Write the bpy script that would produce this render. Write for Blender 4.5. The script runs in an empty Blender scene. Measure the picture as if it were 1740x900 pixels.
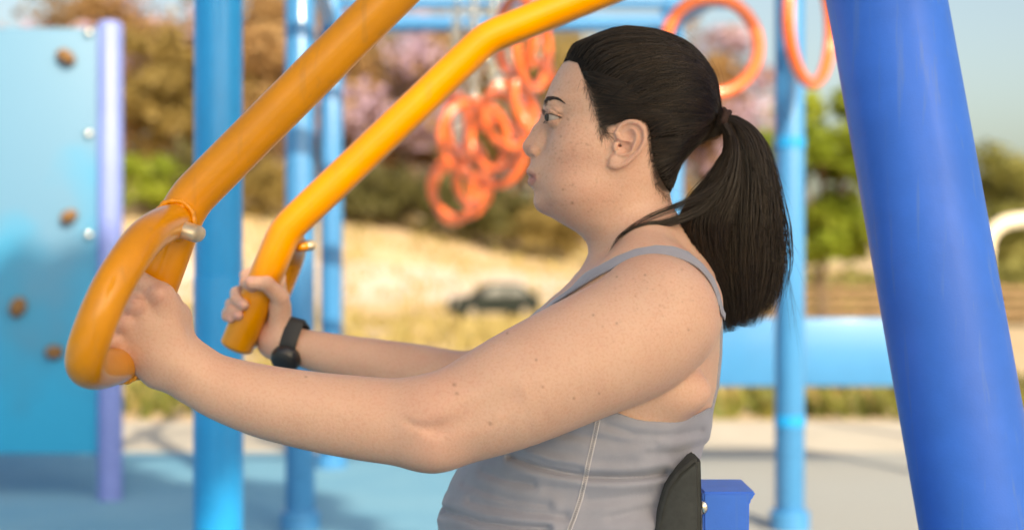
import bpy, bmesh, math, random
import numpy as np
from mathutils import Vector, Matrix, Quaternion

SC = bpy.context.scene
COL = SC.collection
R = math.radians

# ---------------------------------------------------------------- camera
CAM_H = 1.02
F = 2417.0                       # focal length in photo pixels (50 mm on a 36 mm wide frame)
cam_data = bpy.data.cameras.new('camera')
cam = bpy.data.objects.new('camera', cam_data)
COL.objects.link(cam)
cam.location = (0, 0, CAM_H)
cam.rotation_euler = (R(90), 0, 0)
cam_data.lens = 50.0
cam_data.sensor_width = 36.0
cam_data.sensor_fit = 'HORIZONTAL'
cam_data.clip_start = 0.05
cam_data.clip_end = 3000
cam_data.dof.use_dof = True
cam_data.dof.focus_distance = 1.585
cam_data.dof.aperture_fstop = 2.9
SC.camera = cam

# ---------------------------------------------------------------- sky, sun, exposure
SUN_EL, SUN_AZ = R(33), R(24)    # azimuth measured from straight behind the camera towards +X
sdir = Vector((math.sin(SUN_AZ) * math.cos(SUN_EL), -math.cos(SUN_AZ) * math.cos(SUN_EL), math.sin(SUN_EL)))
world = bpy.data.worlds.new('World')
SC.world = world
world.use_nodes = True
wn = world.node_tree.nodes
sky = wn.new('ShaderNodeTexSky')
sky.sky_type = 'NISHITA'
sky.sun_disc = False
sky.sun_elevation = SUN_EL
sky.sun_rotation = math.atan2(sdir.x, sdir.y)
sky.air_density = 1.0
sky.dust_density = 4.0
sky.ozone_density = 1.2
world.node_tree.links.new(sky.outputs['Color'], wn['Background'].inputs['Color'])
wn['Background'].inputs['Strength'].default_value = 0.15
sun_data = bpy.data.lights.new('sun', 'SUN')
sun_data.energy = 4.3
sun_data.angle = R(0.53)
sun_data.color = (1.0, 0.89, 0.74)
sun = bpy.data.objects.new('sun', sun_data)
COL.objects.link(sun)
sun.rotation_euler = sdir.to_track_quat('Z', 'Y').to_euler()
sun.location = (4, -8, 10)

SC.view_settings.view_transform = 'Standard'
SC.view_settings.look = 'None'
SC.view_settings.gamma = 1.0
SC.view_settings.use_curve_mapping = False
SC.view_settings.exposure = 0.62
SC.view_settings.use_white_balance = True
SC.view_settings.white_balance_temperature = 7700
SC.view_settings.white_balance_tint = 6
SC.cycles.use_denoising = True
try:
    SC.cycles.denoiser = 'OPENIMAGEDENOISE'
except Exception:
    pass
SC.cycles.max_bounces = 8
SC.cycles.transparent_max_bounces = 8
SC.cycles.sample_clamp_indirect = 6.0

BODY_H = 0.0021                  # step of the surface net of the woman

# ---------------------------------------------------------------- helpers
def P(px, py, Y):
    """A pixel of the photograph at distance Y -> a point of the place."""
    return Vector(((px - 870) / F * Y, Y, CAM_H - (py - 450) / F * Y))

def tag(o, label=None, cat=None, group=None, kind=None):
    if label: o['label'] = label
    if cat: o['category'] = cat
    if group: o['group'] = group
    if kind: o['kind'] = kind
    return o

def empty(name, loc=(0, 0, 0), label=None, cat=None, group=None):
    o = bpy.data.objects.new(name, None)
    COL.objects.link(o)
    o.location = loc
    o.empty_display_size = 0.05
    return tag(o, label, cat, group)

def link(name, me, mat=None, parent=None, smooth=True):
    o = bpy.data.objects.new(name, me)
    COL.objects.link(o)
    if mat is not None:
        for m in (mat if isinstance(mat, (list, tuple)) else [mat]):
            me.materials.append(m)
    if smooth:
        me.polygons.foreach_set('use_smooth', np.ones(len(me.polygons), dtype=bool))
    if parent is not None:
        o.parent = parent
        o.matrix_parent_inverse = Matrix.Translation(-Vector(parent_world(parent)))
    return o

def parent_world(p):
    v = Vector(p.location)
    while p.parent is not None:
        p = p.parent
        break
    return v if True else v

def obj(name, bm, mat=None, parent=None, smooth=True, angle=None):
    me = bpy.data.meshes.new(name)
    bm.normal_update()
    bm.to_mesh(me)
    bm.free()
    o = link(name, me, mat, parent, smooth)
    if smooth and angle is not None:
        me.set_sharp_from_angle(angle=R(angle))
    return o

def np_mesh(name, verts, faces):
    me = bpy.data.meshes.new(name)
    verts = np.asarray(verts, dtype=np.float32)
    faces = np.asarray(faces, dtype=np.int32)
    k = faces.shape[1]
    me.vertices.add(len(verts)); me.vertices.foreach_set('co', verts.ravel())
    me.loops.add(faces.size); me.loops.foreach_set('vertex_index', faces.ravel())
    me.polygons.add(len(faces))
    me.polygons.foreach_set('loop_start', np.arange(0, faces.size, k, dtype=np.int32))
    me.update(calc_edges=True)
    return me

def smooth_path(pts, n=12, closed=False):
    pts = [Vector(p) for p in pts]
    out = []
    m = len(pts)
    rng = range(m) if closed else range(m - 1)
    for i in rng:
        if closed:
            p0, p1, p2, p3 = pts[i - 1], pts[i], pts[(i + 1) % m], pts[(i + 2) % m]
        else:
            p1, p2 = pts[i], pts[i + 1]
            p0 = pts[i - 1] if i else p1 + (p1 - p2)
            p3 = pts[i + 2] if i + 2 < m else p2 + (p2 - p1)
        for k in range(n):
            t = k / n
            out.append(0.5 * ((2 * p1) + (-p0 + p2) * t + (2 * p0 - 5 * p1 + 4 * p2 - p3) * t * t + (-p0 + 3 * p1 - 3 * p2 + p3) * t ** 3))
    if not closed:
        out.append(pts[-1].copy())
    return out

def fillet_path(pts, rad, n=14):
    """Straight runs joined by round bends, as a tube bender makes them."""
    pts = [Vector(p) for p in pts]
    out = [pts[0]]
    for i in range(1, len(pts) - 1):
        a, b, c = pts[i - 1], pts[i], pts[i + 1]
        u, v = (a - b).normalized(), (c - b).normalized()
        ang = u.angle(v)
        r = rad[i - 1] if isinstance(rad, (list, tuple)) else rad
        d = min(r / math.tan(ang / 2), (a - b).length * 0.49, (c - b).length * 0.49)
        p, q = b + u * d, b + v * d
        for k in range(n + 1):
            t = k / n
            out.append((1 - t) ** 2 * p + 2 * t * (1 - t) * b + t * t * q)
    out.append(pts[-1])
    return out

def add_tube(bm, path, r, seg=24, closed=False, cap=True, round_cap=False, scale=None):
    path = [Vector(p) for p in path]
    n = len(path)
    tang = []
    for i in range(n):
        if closed:
            t = path[(i + 1) % n] - path[i - 1]
        else:
            t = path[min(i + 1, n - 1)] - path[max(i - 1, 0)]
        tang.append(t.normalized())
    ref = Vector((0, 0, 1)) if abs(tang[0].z) < 0.9 else Vector((1, 0, 0))
    nrm = (ref - tang[0] * ref.dot(tang[0])).normalized()
    rings = []
    for i in range(n):
        t = tang[i]
        nrm = (nrm - t * nrm.dot(t)).normalized()
        b = t.cross(nrm)
        rr = r[i] if isinstance(r, (list, tuple, np.ndarray)) else r
        sx, sy = scale if scale else (1, 1)
        rings.append([bm.verts.new(path[i] + nrm * (math.cos(2 * math.pi * k / seg) * rr * sx) + b * (math.sin(2 * math.pi * k / seg) * rr * sy)) for k in range(seg)])
    for i in range(n if closed else n - 1):
        A, B = rings[i], rings[(i + 1) % n]
        for k in range(seg):
            bm.faces.new((A[k], A[(k + 1) % seg], B[(k + 1) % seg], B[k]))
    if cap and not closed:
        for rg, t, s in ((rings[0], -tang[0], 0), (rings[-1], tang[-1], 1)):
            rr = (r[0 if s == 0 else -1] if isinstance(r, (list, tuple, np.ndarray)) else r)
            c = sum((v.co for v in rg), Vector()) / seg
            prev = rg
            steps = (0.3, 0.6, 0.85) if round_cap else (0.08,)
            for q in steps:
                if round_cap:
                    f, h = math.cos(q * math.pi / 2), math.sin(q * math.pi / 2) * rr * (0.35 if round_cap == 'flat' else 1)
                else:
                    f, h = 0.92, 0.05 * rr
                cur = [bm.verts.new(c + (v.co - c) * f + t * h) for v in rg]
                for k in range(seg):
                    fc = (prev[k], prev[(k + 1) % seg], cur[(k + 1) % seg], cur[k])
                    bm.faces.new(fc if s else fc[::-1])
                prev = cur
            bm.faces.new(prev if s else prev[::-1])

def tube_bm(path, r, **k):
    bm = bmesh.new()
    add_tube(bm, path, r, **k)
    return bm

def add_box(bm, c, s, bevel=0.0, rot=None, seg=2):
    m = Matrix.Translation(c) @ (rot.to_4x4() if rot is not None else Matrix()) @ Matrix.Diagonal((s[0], s[1], s[2], 1))
    g = bmesh.ops.create_cube(bm, size=1.0, matrix=m)
    if bevel:
        ed = list({e for v in g['verts'] for e in v.link_edges})
        bmesh.ops.bevel(bm, geom=ed, offset=bevel, segments=seg, affect='EDGES', profile=0.5)

def box_bm(c, s, bevel=0.0, rot=None, seg=2):
    bm = bmesh.new()
    add_box(bm, c, s, bevel, rot, seg)
    return bm

def add_ball(bm, c, s, rot=None, u=16, v=10, jitter=0, seed=0):
    m = Matrix.Translation(c) @ (rot.to_4x4() if rot is not None else Matrix()) @ Matrix.Diagonal((s[0], s[1], s[2], 1))
    g = bmesh.ops.create_uvsphere(bm, u_segments=u, v_segments=v, radius=1.0, matrix=m)
    if jitter:
        rn = random.Random(seed)
        for vv in g['verts']:
            vv.co += Vector((rn.uniform(-1, 1), rn.uniform(-1, 1), rn.uniform(-1, 1))) * jitter

# ---------------------------------------------------------------- materials
def mat(name, col, rough=0.5, metal=0.0, spec=0.5, noise=None, bump=None, coat=0.0, sss=None):
    """noise=(scale, amount[, colour2]); bump=(scale, strength)"""
    m = bpy.data.materials.new(name)
    m.use_nodes = True
    nt = m.node_tree
    b = nt.nodes['Principled BSDF']
    b.inputs['Base Color'].default_value = (*col, 1)
    b.inputs['Roughness'].default_value = rough
    b.inputs['Metallic'].default_value = metal
    b.inputs['Specular IOR Level'].default_value = spec
    b.inputs['Coat Weight'].default_value = coat
    b.inputs['Coat Roughness'].default_value = 0.12
    tc = nt.nodes.new('ShaderNodeTexCoord')
    if noise:
        n = nt.nodes.new('ShaderNodeTexNoise')
        n.inputs['Scale'].default_value = noise[0]
        n.inputs['Detail'].default_value = 6
        n.inputs['Roughness'].default_value = 0.6
        nt.links.new(tc.outputs['Object'], n.inputs['Vector'])
        mx = nt.nodes.new('ShaderNodeMix'); mx.data_type = 'RGBA'
        c2 = noise[2] if len(noise) > 2 else tuple(c * (1 - noise[1]) for c in col)
        mx.inputs['A'].default_value = (*col, 1)
        mx.inputs['B'].default_value = (*c2, 1)
        rp = nt.nodes.new('ShaderNodeMapRange')
        rp.inputs['From Min'].default_value = 0.38; rp.inputs['From Max'].default_value = 0.62
        nt.links.new(n.outputs['Fac'], rp.inputs['Value'])
        nt.links.new(rp.outputs['Result'], mx.inputs['Factor'])
        nt.links.new(mx.outputs['Result'], b.inputs['Base Color'])
        r2 = nt.nodes.new('ShaderNodeMapRange')
        r2.inputs['To Min'].default_value = max(0, rough - 0.06); r2.inputs['To Max'].default_value = min(1, rough + 0.08)
        nt.links.new(n.outputs['Fac'], r2.inputs['Value'])
        nt.links.new(r2.outputs['Result'], b.inputs['Roughness'])
    if bump:
        n2 = nt.nodes.new('ShaderNodeTexNoise')
        n2.inputs['Scale'].default_value = bump[0]
        n2.inputs['Detail'].default_value = 5
        nt.links.new(tc.outputs['Object'], n2.inputs['Vector'])
        bp = nt.nodes.new('ShaderNodeBump')
        bp.inputs['Strength'].default_value = bump[1]
        bp.inputs['Distance'].default_value = bump[2] if len(bump) > 2 else 0.01
        nt.links.new(n2.outputs['Fac'], bp.inputs['Height'])
        nt.links.new(bp.outputs['Normal'], b.inputs['Normal'])
    return m

def leaf_mat(name, c1, c2, transl=0.35):
    """Leaves: colour per leaf clump from a vertex attribute, some light passing through."""
    m = bpy.data.materials.new(name)
    m.use_nodes = True
    nt = m.node_tree
    b = nt.nodes['Principled BSDF']
    at = nt.nodes.new('ShaderNodeAttribute'); at.attribute_name = 'tone'
    mx = nt.nodes.new('ShaderNodeMix'); mx.data_type = 'RGBA'
    mx.inputs['A'].default_value = (*c1, 1); mx.inputs['B'].default_value = (*c2, 1)
    nt.links.new(at.outputs['Fac'], mx.inputs['Factor'])
    nt.links.new(mx.outputs['Result'], b.inputs['Base Color'])
    b.inputs['Roughness'].default_value = 0.55
    b.inputs['Specular IOR Level'].default_value = 0.3
    tr = nt.nodes.new('ShaderNodeBsdfTranslucent')
    nt.links.new(mx.outputs['Result'], tr.inputs['Color'])
    ms = nt.nodes.new('ShaderNodeMixShader'); ms.inputs['Fac'].default_value = transl
    nt.links.new(b.outputs['BSDF'], ms.inputs[1]); nt.links.new(tr.outputs['BSDF'], ms.inputs[2])
    nt.links.new(ms.outputs['Shader'], nt.nodes['Material Output'].inputs['Surface'])
    return m

M = {}
def rubber_mat():
    """poured rubber: a blue field that turns to pale grey past a wavy joint at the right"""
    m = mat('poured_rubber', (0.15, 0.34, 0.46), 0.85, bump=(260, 0.5, 0.004))
    nt = m.node_tree; L = nt.links; b = nt.nodes['Principled BSDF']
    tc = nt.nodes.new('ShaderNodeTexCoord')
    sp = nt.nodes.new('ShaderNodeSeparateXYZ'); L.new(tc.outputs['Object'], sp.inputs[0])
    wv = nt.nodes.new('ShaderNodeTexNoise'); wv.inputs['Scale'].default_value = .55
    L.new(tc.outputs['Object'], wv.inputs['Vector'])
    ma = nt.nodes.new('ShaderNodeMath'); ma.operation = 'MULTIPLY_ADD'; ma.inputs[1].default_value = 2.6
    L.new(wv.outputs['Fac'], ma.inputs[0]); L.new(sp.outputs['X'], ma.inputs[2])
    st = nt.nodes.new('ShaderNodeMapRange'); st.inputs['From Min'].default_value = 1.75; st.inputs['From Max'].default_value = 1.95
    L.new(ma.outputs[0], st.inputs['Value'])
    sk = nt.nodes.new('ShaderNodeTexNoise'); sk.inputs['Scale'].default_value = 2.2; sk.inputs['Detail'].default_value = 7
    L.new(tc.outputs['Object'], sk.inputs['Vector'])
    fl = nt.nodes.new('ShaderNodeMix'); fl.data_type = 'RGBA'
    fl.inputs['A'].default_value = (.085, .28, .45, 1); fl.inputs['B'].default_value = (.18, .38, .52, 1)
    L.new(sk.outputs['Fac'], fl.inputs['Factor'])
    mx = nt.nodes.new('ShaderNodeMix'); mx.data_type = 'RGBA'; mx.inputs['B'].default_value = (.31, .32, .32, 1)
    L.new(fl.outputs['Result'], mx.inputs['A']); L.new(st.outputs['Result'], mx.inputs['Factor'])
    L.new(mx.outputs['Result'], b.inputs['Base Color'])
    return m
M['rubber'] = rubber_mat()
M['concrete'] = mat('pale_concrete', (0.50, 0.46, 0.40), 0.9, noise=(2, 0.12))
M['dirt'] = mat('sandy_ground', (0.52, 0.375, 0.24), 0.95, noise=(0.12, 0.2, (0.40, 0.31, 0.18)), bump=(3, 0.4, 0.1))
M['asphalt'] = mat('pale_road', (0.56, 0.47, 0.40), 0.9, noise=(0.4, 0.2))
M['sky_blue'] = mat('light_blue_paint', (0.045, 0.235, 0.52), 0.32, noise=(3, 0.1), coat=0.25)
M['pole_blue'] = mat('bright_blue_paint', (0.002, 0.30, 0.70), 0.34, spec=.4, noise=(4, 0.12), coat=0.12)
M['royal'] = mat('royal_blue_paint', (0.038, 0.195, 0.82), 0.42, spec=.4, noise=(9, 0.12), bump=(420, 0.10, 0.002), coat=0.05)
M['lilac'] = mat('lilac_blue_paint', (0.20, 0.27, 0.66), 0.4, noise=(4, 0.1))
M['yellow'] = mat('amber_paint', (0.76, 0.275, 0.0), 0.30, spec=.4, noise=(14, 0.12), bump=(160, 0.06, 0.002), coat=0.30)
M['orange'] = mat('orange_ring_plastic', (0.85, 0.15, 0.03), 0.25, coat=0.9)
M['orange'].node_tree.nodes['Principled BSDF'].inputs['Coat Roughness'].default_value = .05
M['steel'] = mat('galvanised_steel', (0.72, 0.68, 0.6), 0.10, metal=1.0)
M['black_pad'] = mat('black_rubber_pad', (0.058, 0.060, 0.056), 0.8, spec=.3, noise=(60, 0.2), bump=(500, 0.2, 0.001))
M['cream'] = mat('cream_paint', (0.75, 0.66, 0.52), 0.4)
M['hold'] = mat('brown_hold', (0.20, 0.10, 0.035), 0.8, bump=(60, 0.5, 0.01))
M['bark'] = mat('tree_bark', (0.16, 0.11, 0.07), 0.95, noise=(6, 0.4), bump=(14, 0.6, 0.05))
M['wood'] = mat('weathered_wood', (0.24, 0.16, 0.09), 0.9, noise=(5, 0.3))

def scuffs(m, col, amount):
    """thin lengthwise rub marks in the paint"""
    nt = m.node_tree; L = nt.links; b = nt.nodes['Principled BSDF']
    src = b.inputs['Base Color'].links[0].from_socket
    tc = nt.nodes.new('ShaderNodeTexCoord'); mp = nt.nodes.new('ShaderNodeMapping'); mp.inputs['Scale'].default_value = (95, 95, 2.2)
    L.new(tc.outputs['Object'], mp.inputs['Vector'])
    n = nt.nodes.new('ShaderNodeTexNoise'); n.inputs['Scale'].default_value = 1; n.inputs['Detail'].default_value = 3
    L.new(mp.outputs['Vector'], n.inputs['Vector'])
    r = nt.nodes.new('ShaderNodeMapRange'); r.inputs['From Min'].default_value = .60; r.inputs['From Max'].default_value = .72; r.inputs['To Max'].default_value = amount
    L.new(n.outputs['Fac'], r.inputs['Value'])
    mx = nt.nodes.new('ShaderNodeMix'); mx.data_type = 'RGBA'; mx.inputs['B'].default_value = (*col, 1)
    L.new(src, mx.inputs['A']); L.new(r.outputs['Result'], mx.inputs['Factor']); L.new(mx.outputs['Result'], b.inputs['Base Color'])
scuffs(M['royal'], (.12, .24, .62), .45)
scuffs(M['yellow'], (.50, .20, .02), .35)
# ================================================================ the setting
def smoothstep(a, b, x):
    t = np.clip((x - a) / (b - a), 0, 1)
    return t * t * (3 - 2 * t)

def terrain(x, y):
    x = np.asarray(x, float); y = np.asarray(y, float)
    dip = -2.0 * smoothstep(14, 75, y)
    hill = np.interp(x, [-60, -31, -13, 3, 20, 45], [11.5, 10.5, 7.6, 4.6, 2.6, 2.2])
    rise = smoothstep(84, 128, y) * hill + smoothstep(150, 600, y) * 12
    wob = 0.25 * np.sin(x * 0.11 + 1.3) * np.sin(y * 0.07) * smoothstep(14, 40, y)
    return dip + rise + wob

def sheet(name, xs, ys, zf, m, kind='structure'):
    X, Y = np.meshgrid(xs, ys)
    Z = zf(X, Y)
    v = np.stack([X, Y, Z], -1).reshape(-1, 3)
    nx, ny = len(xs), len(ys)
    i = np.arange(nx * ny).reshape(ny, nx)
    f = np.stack([i[:-1, :-1], i[:-1, 1:], i[1:, 1:], i[1:, :-1]], -1).reshape(-1, 4)
    o = link(name, np_mesh(name, v, f), m)
    return tag(o, kind=kind)

gx = np.concatenate([np.linspace(-900, -80, 18), np.linspace(-75, 75, 76), np.linspace(80, 900, 18)])
gy = np.concatenate([np.linspace(-60, 8, 12), np.linspace(10, 170, 100), np.linspace(180, 1500, 30)])
sheet('ground', gx, gy, lambda x, y: terrain(x, y) - 0.008, M['dirt'])
sheet('rubber_floor', np.linspace(-14, 14, 15), np.linspace(-12, 7.75, 12), lambda x, y: 0 * x, M['rubber'])
sheet('path', np.linspace(-30, 30, 31), np.linspace(7.75, 9.3, 4), lambda x, y: 0 * x - 0.004, M['concrete'])
sheet('road', np.linspace(-200, 200, 101), np.linspace(92, 104, 9), lambda x, y: terrain(x, y) + 0.03, M['asphalt'])

# dry grass tufts, one mass nobody could count
def grass_patch(name, n, xr, yr, h, m, seed, zoff=0.0):
    g = np.random.default_rng(seed)
    x = g.uniform(*xr, n); y = g.uniform(*yr, n)
    z = terrain(x, y) - 0.01
    keep = (np.sin(x * .9 + 1.3 * np.sin(y * .35)) + np.sin(y * .8 + x * .5) + g.normal(0, .6, n)) > -.45
    x, y, z = x[keep], y[keep], z[keep]; n = len(x)
    a = g.uniform(0, 2 * np.pi, n)
    hh = h * g.uniform(0.5, 1.3, n); w = hh * 0.28
    lean = g.normal(0, 0.3, (n, 2)) * hh[:, None]
    dx, dy = np.cos(a) * w, np.sin(a) * w
    v = np.empty((n, 4, 3))
    v[:, 0] = np.stack([x - dx, y - dy, z], -1); v[:, 1] = np.stack([x + dx, y + dy, z], -1)
    v[:, 2] = np.stack([x + lean[:, 0] + dx * .3, y + lean[:, 1] + dy * .3, z + hh], -1)
    v[:, 3] = np.stack([x + lean[:, 0] - dx * .3, y + lean[:, 1] - dy * .3, z + hh], -1)
    me = np_mesh(name, v.reshape(-1, 3), np.arange(n * 4).reshape(n, 4))
    at = me.attributes.new('tone', 'FLOAT', 'FACE')
    at.data.foreach_set('value', g.random(n).astype(np.float32))
    o = link(name, me, m, smooth=False)
    return o
M['dry_grass'] = leaf_mat('dry_grass', (0.44, 0.33, 0.14), (0.33, 0.28, 0.10), 0.3)
M['green_grass'] = leaf_mat('green_grass', (0.22, 0.20, 0.05), (0.12, 0.15, 0.035), 0.3)
tag(grass_patch('dry_grass', 24000, (-16, 4), (9.8, 48), 0.16, M['dry_grass'], 1), 'low dry yellow grass beyond the pale path', 'grass', kind='stuff')
tag(grass_patch('grass_verge', 7000, (-7, 9), (9.5, 12.5), 0.13, M['green_grass'], 2), 'olive green grass verge along the far edge of the path', 'grass', kind='stuff')

tag(grass_patch('slope_grass', 9000, (-60, 30), (82, 128), 0.5, M['dry_grass'], 3), 'sparse dry tufts on the far sandy slope', 'grass', kind='stuff')

# ---------------------------------------------------------------- trees
def make_tree(name, H, crown_r, crown_h, n_leaf, leaf, lm, trunk_r, seed, clumps=26, trunk_h=None, squash=1.0, flower=None, loc=(0, 0, 0)):
    """Tapered trunk with limbs, crown of leaf sized faces gathered in uneven clumps. Returns (root, trunk, crown)."""
    g = np.random.default_rng(seed); rn = random.Random(seed)
    root = empty(name, loc)
    L = Vector(loc)
    th = trunk_h or H * 0.32
    bm = bmesh.new()
    bend = [Vector((rn.uniform(-.3, .3), rn.uniform(-.3, .3), 0)) * trunk_r * 2 for _ in range(4)]
    path = smooth_path([(0, 0, -0.3), Vector((0, 0, th * .4)) + bend[0], Vector((0, 0, th)) + bend[1], Vector((0, 0, H - crown_h * .35)) + bend[2]], 6)
    add_tube(bm, [p + L for p in path], [trunk_r * (1.25 - 0.95 * i / (len(path) - 1)) for i in range(len(path))], seg=10)
    cc = np.array([0, 0, H - crown_h * 0.5])
    cents, rads = [], []
    for k in range(clumps):
        d = g.normal(size=3); d /= np.linalg.norm(d)
        rr = g.uniform(0.35, 0.95)
        c = cc + d * np.array([crown_r, crown_r, crown_h * .5]) * rr
        c[2] = max(c[2], th * 0.8)
        cents.append(c); rads.append(g.uniform(0.22, 0.42) * crown_r)
        if k % 3 == 0:
            s = path[int(len(path) * rn.uniform(.45, .9))]
            e = Vector(c)
            mid = s.lerp(e, 0.5) + Vector((0, 0, 0.08 * H * rn.uniform(0, 1)))
            pp = smooth_path([s, mid, e], 5)
            add_tube(bm, [p + L for p in pp], [trunk_r * 0.42 * (1 - 0.85 * i / (len(pp) - 1)) for i in range(len(pp))], seg=6)
    trunk = obj('trunk', bm, M['bark'], root)
    cents = np.array(cents); rads = np.array(rads)
    which = g.integers(0, clumps, n_leaf)
    d = g.normal(size=(n_leaf, 3)); d /= np.linalg.norm(d, axis=1)[:, None]
    rad = g.random(n_leaf) ** 0.45
    pos = cents[which] + d * (rads[which] * rad)[:, None] * np.array([1, 1, 0.75 * squash]) + np.array(L)
    nrm = d + g.normal(0, .7, (n_leaf, 3)); nrm /= np.linalg.norm(nrm, axis=1)[:, None]
    t = np.cross(nrm, g.normal(size=(n_leaf, 3))); t /= np.linalg.norm(t, axis=1)[:, None]
    b = np.cross(nrm, t)
    s = leaf * g.uniform(.6, 1.4, n_leaf)[:, None]
    v = np.stack([pos - t * s, pos - b * s * .5, pos + t * s, pos + b * s * .5], 1).reshape(-1, 3)
    me = np_mesh('crown', v, np.arange(n_leaf * 4).reshape(-1, 4))
    tone = np.clip(g.random(clumps)[which] * .7 + g.random(n_leaf) * .4 - .05, 0, 1)
    at = me.attributes.new('tone', 'FLOAT', 'FACE'); at.data.foreach_set('value', tone.astype(np.float32))
    mats = [lm]
    if flower is not None:
        mats.append(flower[0])
    crown = link('crown', me, mats, root, smooth=False)
    if flower is not None:
        fl = (g.random(clumps) < flower[1])[which] & (g.random(n_leaf) < .75)
        me.polygons.foreach_set('material_index', fl.astype(np.int32))
    return root

M['leaf_brown'] = leaf_mat('bronze_leaves', (0.34, 0.19, 0.08), (0.46, 0.31, 0.15), 0.45)  # far leaves lightened: the haze of the distance is put into their colour
M['leaf_olive'] = leaf_mat('olive_leaves', (0.24, 0.18, 0.06), (0.38, 0.28, 0.10), 0.45)
M['leaf_green'] = leaf_mat('fresh_green_leaves', (0.18, 0.25, 0.025), (0.32, 0.37, 0.045), 0.45)
M['leaf_hedge'] = leaf_mat('dusty_green_leaves', (0.18, 0.19, 0.05), (0.30, 0.28, 0.09), 0.4)
M['leaf_dark'] = leaf_mat('dark_leaves', (0.09, 0.085, 0.03), (0.14, 0.13, 0.045), 0.3)
M['mauve'] = leaf_mat('mauve_blossom', (0.44, 0.31, 0.45), (0.58, 0.45, 0.56), 0.4)

def ground_pt(px, Y):
    x = (px - 870) / F * Y
    return (x, Y, float(terrain(x, Y)))

TREES = [  # px, Y, H, crown_r, crown_h, material, flower share, label
    (60, 150, 17, 8.5, 14, 'leaf_brown', .5, 'bronze and mauve tree showing above the climbing wall'),
    (225, 130, 17.5, 7.5, 14, 'leaf_brown', .3, 'bronze tree rising just right of the climbing wall post'),
    (300, 122, 15, 6.0, 12, 'leaf_olive', .15, 'olive brown tree half behind the thick blue pole'),
    (455, 126, 20, 7.5, 16, 'leaf_brown', .22, 'bronze tree just right of the thick blue pole, behind the near press arm'),
    (560, 136, 21, 7.5, 17, 'leaf_olive', .2, 'olive brown tree behind the paired thin blue posts'),
    (680, 122, 19, 7.8, 15, 'leaf_brown', .6, 'tree richest in mauve blossom, behind the rising far press arm'),
    (790, 138, 22, 7.5, 18, 'leaf_brown', .25, 'tall bronze tree behind the lowest orange rings'),
    (880, 128, 22, 8, 18, 'leaf_olive', .1, 'olive brown tree behind the upper orange rings and the face'),
    (1010, 135, 22, 7.5, 18, 'leaf_olive', .2, 'olive tree directly behind the head of the seated woman'),
    (1200, 125, 23, 6.2, 19, 'leaf_brown', .6, 'mauve flowering tree seen through the largest orange ring'),
]
for px, Y, H, cr, ch, lm, fs, lab in TREES:
    t = make_tree('blossom_tree', H, cr, ch, 6000, 0.42, M[lm], 0.4, int(px), clumps=44, flower=(M['mauve'], fs), loc=ground_pt(px, Y))
    tag(t, lab, 'tree', 'blossom trees on the far slope')
def far_wood():
    g = np.random.default_rng(91)
    n = 15000
    x = g.uniform(-85, 22, n); y = g.uniform(158, 176, n)
    top = 19 + 3.5 * np.sin(x * .33) + 2.5 * np.sin(x * .71 + 1) + 1.5 * np.sin(x * 1.7)
    top = top * np.clip((26 - x) / 14, 0, 1)
    z = terrain(x, y) + np.clip(top, 1, 40) * g.random(n) ** .8
    c = np.stack([x, y, z], -1)
    nr = g.normal(size=(n, 3)) + np.array([0, -.8, .4]); nr /= np.linalg.norm(nr, axis=1)[:, None]
    t = np.cross(nr, g.normal(size=(n, 3))); t /= np.linalg.norm(t, axis=1)[:, None]
    b = np.cross(nr, t); s = g.uniform(.45, 1.0, n)[:, None]
    v = np.stack([c - t * s, c - b * s * .6, c + t * s, c + b * s * .6], 1).reshape(-1, 3)
    me = np_mesh('far_wood', v, np.arange(n * 4).reshape(-1, 4))
    tone = np.clip(.5 + .5 * np.sin(x * .45 + 2 * np.sin(z * .3)) * .8 + g.normal(0, .2, n), 0, 1)
    at = me.attributes.new('tone', 'FLOAT', 'FACE'); at.data.foreach_set('value', tone.astype(np.float32))
    tag(link('far_wood', me, M['leaf_wood'], smooth=False), 'brown far-off wood closing the view behind the blossom trees', 'wood', kind='stuff')
M['leaf_wood'] = leaf_mat('wood_leaves', (0.22, 0.13, 0.06), (0.30, 0.23, 0.16), 0.4)
far_wood()
GREEN = [
    (1395, 34, 6.2, 1.75, 5.4, 'leaf_green', 'bright green leafy tree behind the right gym post'),
    (1715, 48, 6.6, 2.3, 5.4, 'leaf_hedge', 'dusty green tree at the right edge behind the cream arch'),
    (1830, 52, 7.2, 3.0, 5.4, 'leaf_hedge', 'dusty green tree cut by the right edge of the view'),
]
for px, Y, H, cr, ch, lm, lab in GREEN:
    t = make_tree('leafy_tree', H, cr, ch, 8000, 0.15, M[lm], 0.16, int(px), clumps=30, trunk_h=1.0, loc=ground_pt(px, Y))
    tag(t, lab, 'tree')
BUSH = [
    (250, 112, 4.4, 4.2, 'leaf_green', 'rounded green bush right of the climbing wall post'),
    (320, 114, 4.6, 3.6, 'leaf_dark', 'dark green bush half behind the thick blue pole'),
    (450, 116, 4.0, 3.6, 'leaf_olive', 'olive bush right of the thick blue pole'),
    (640, 118, 4.2, 4.0, 'leaf_dark', 'dark bush under the mauve tree'),
    (755, 116, 4.4, 4.2, 'leaf_dark', 'dark bush under the lowest orange ring'),
    (850, 114, 4.6, 4.0, 'leaf_dark', 'dark bush between the orange rings and the face of the woman'),
    (940, 112, 4.4, 4.2, 'leaf_olive', 'olive bush under the chin of the woman'),
    (1160, 106, 5.5, 5, 'leaf_olive', 'olive bush seen through the gap behind the neck'),
    (1440, 44, 1.5, 2.4, 'leaf_hedge', 'low dusty hedge bush left of the leaning blue post'),
    (1735, 40, 1.6, 2.2, 'leaf_hedge', 'low dusty hedge bush right of the leaning blue post'),
]
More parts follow.
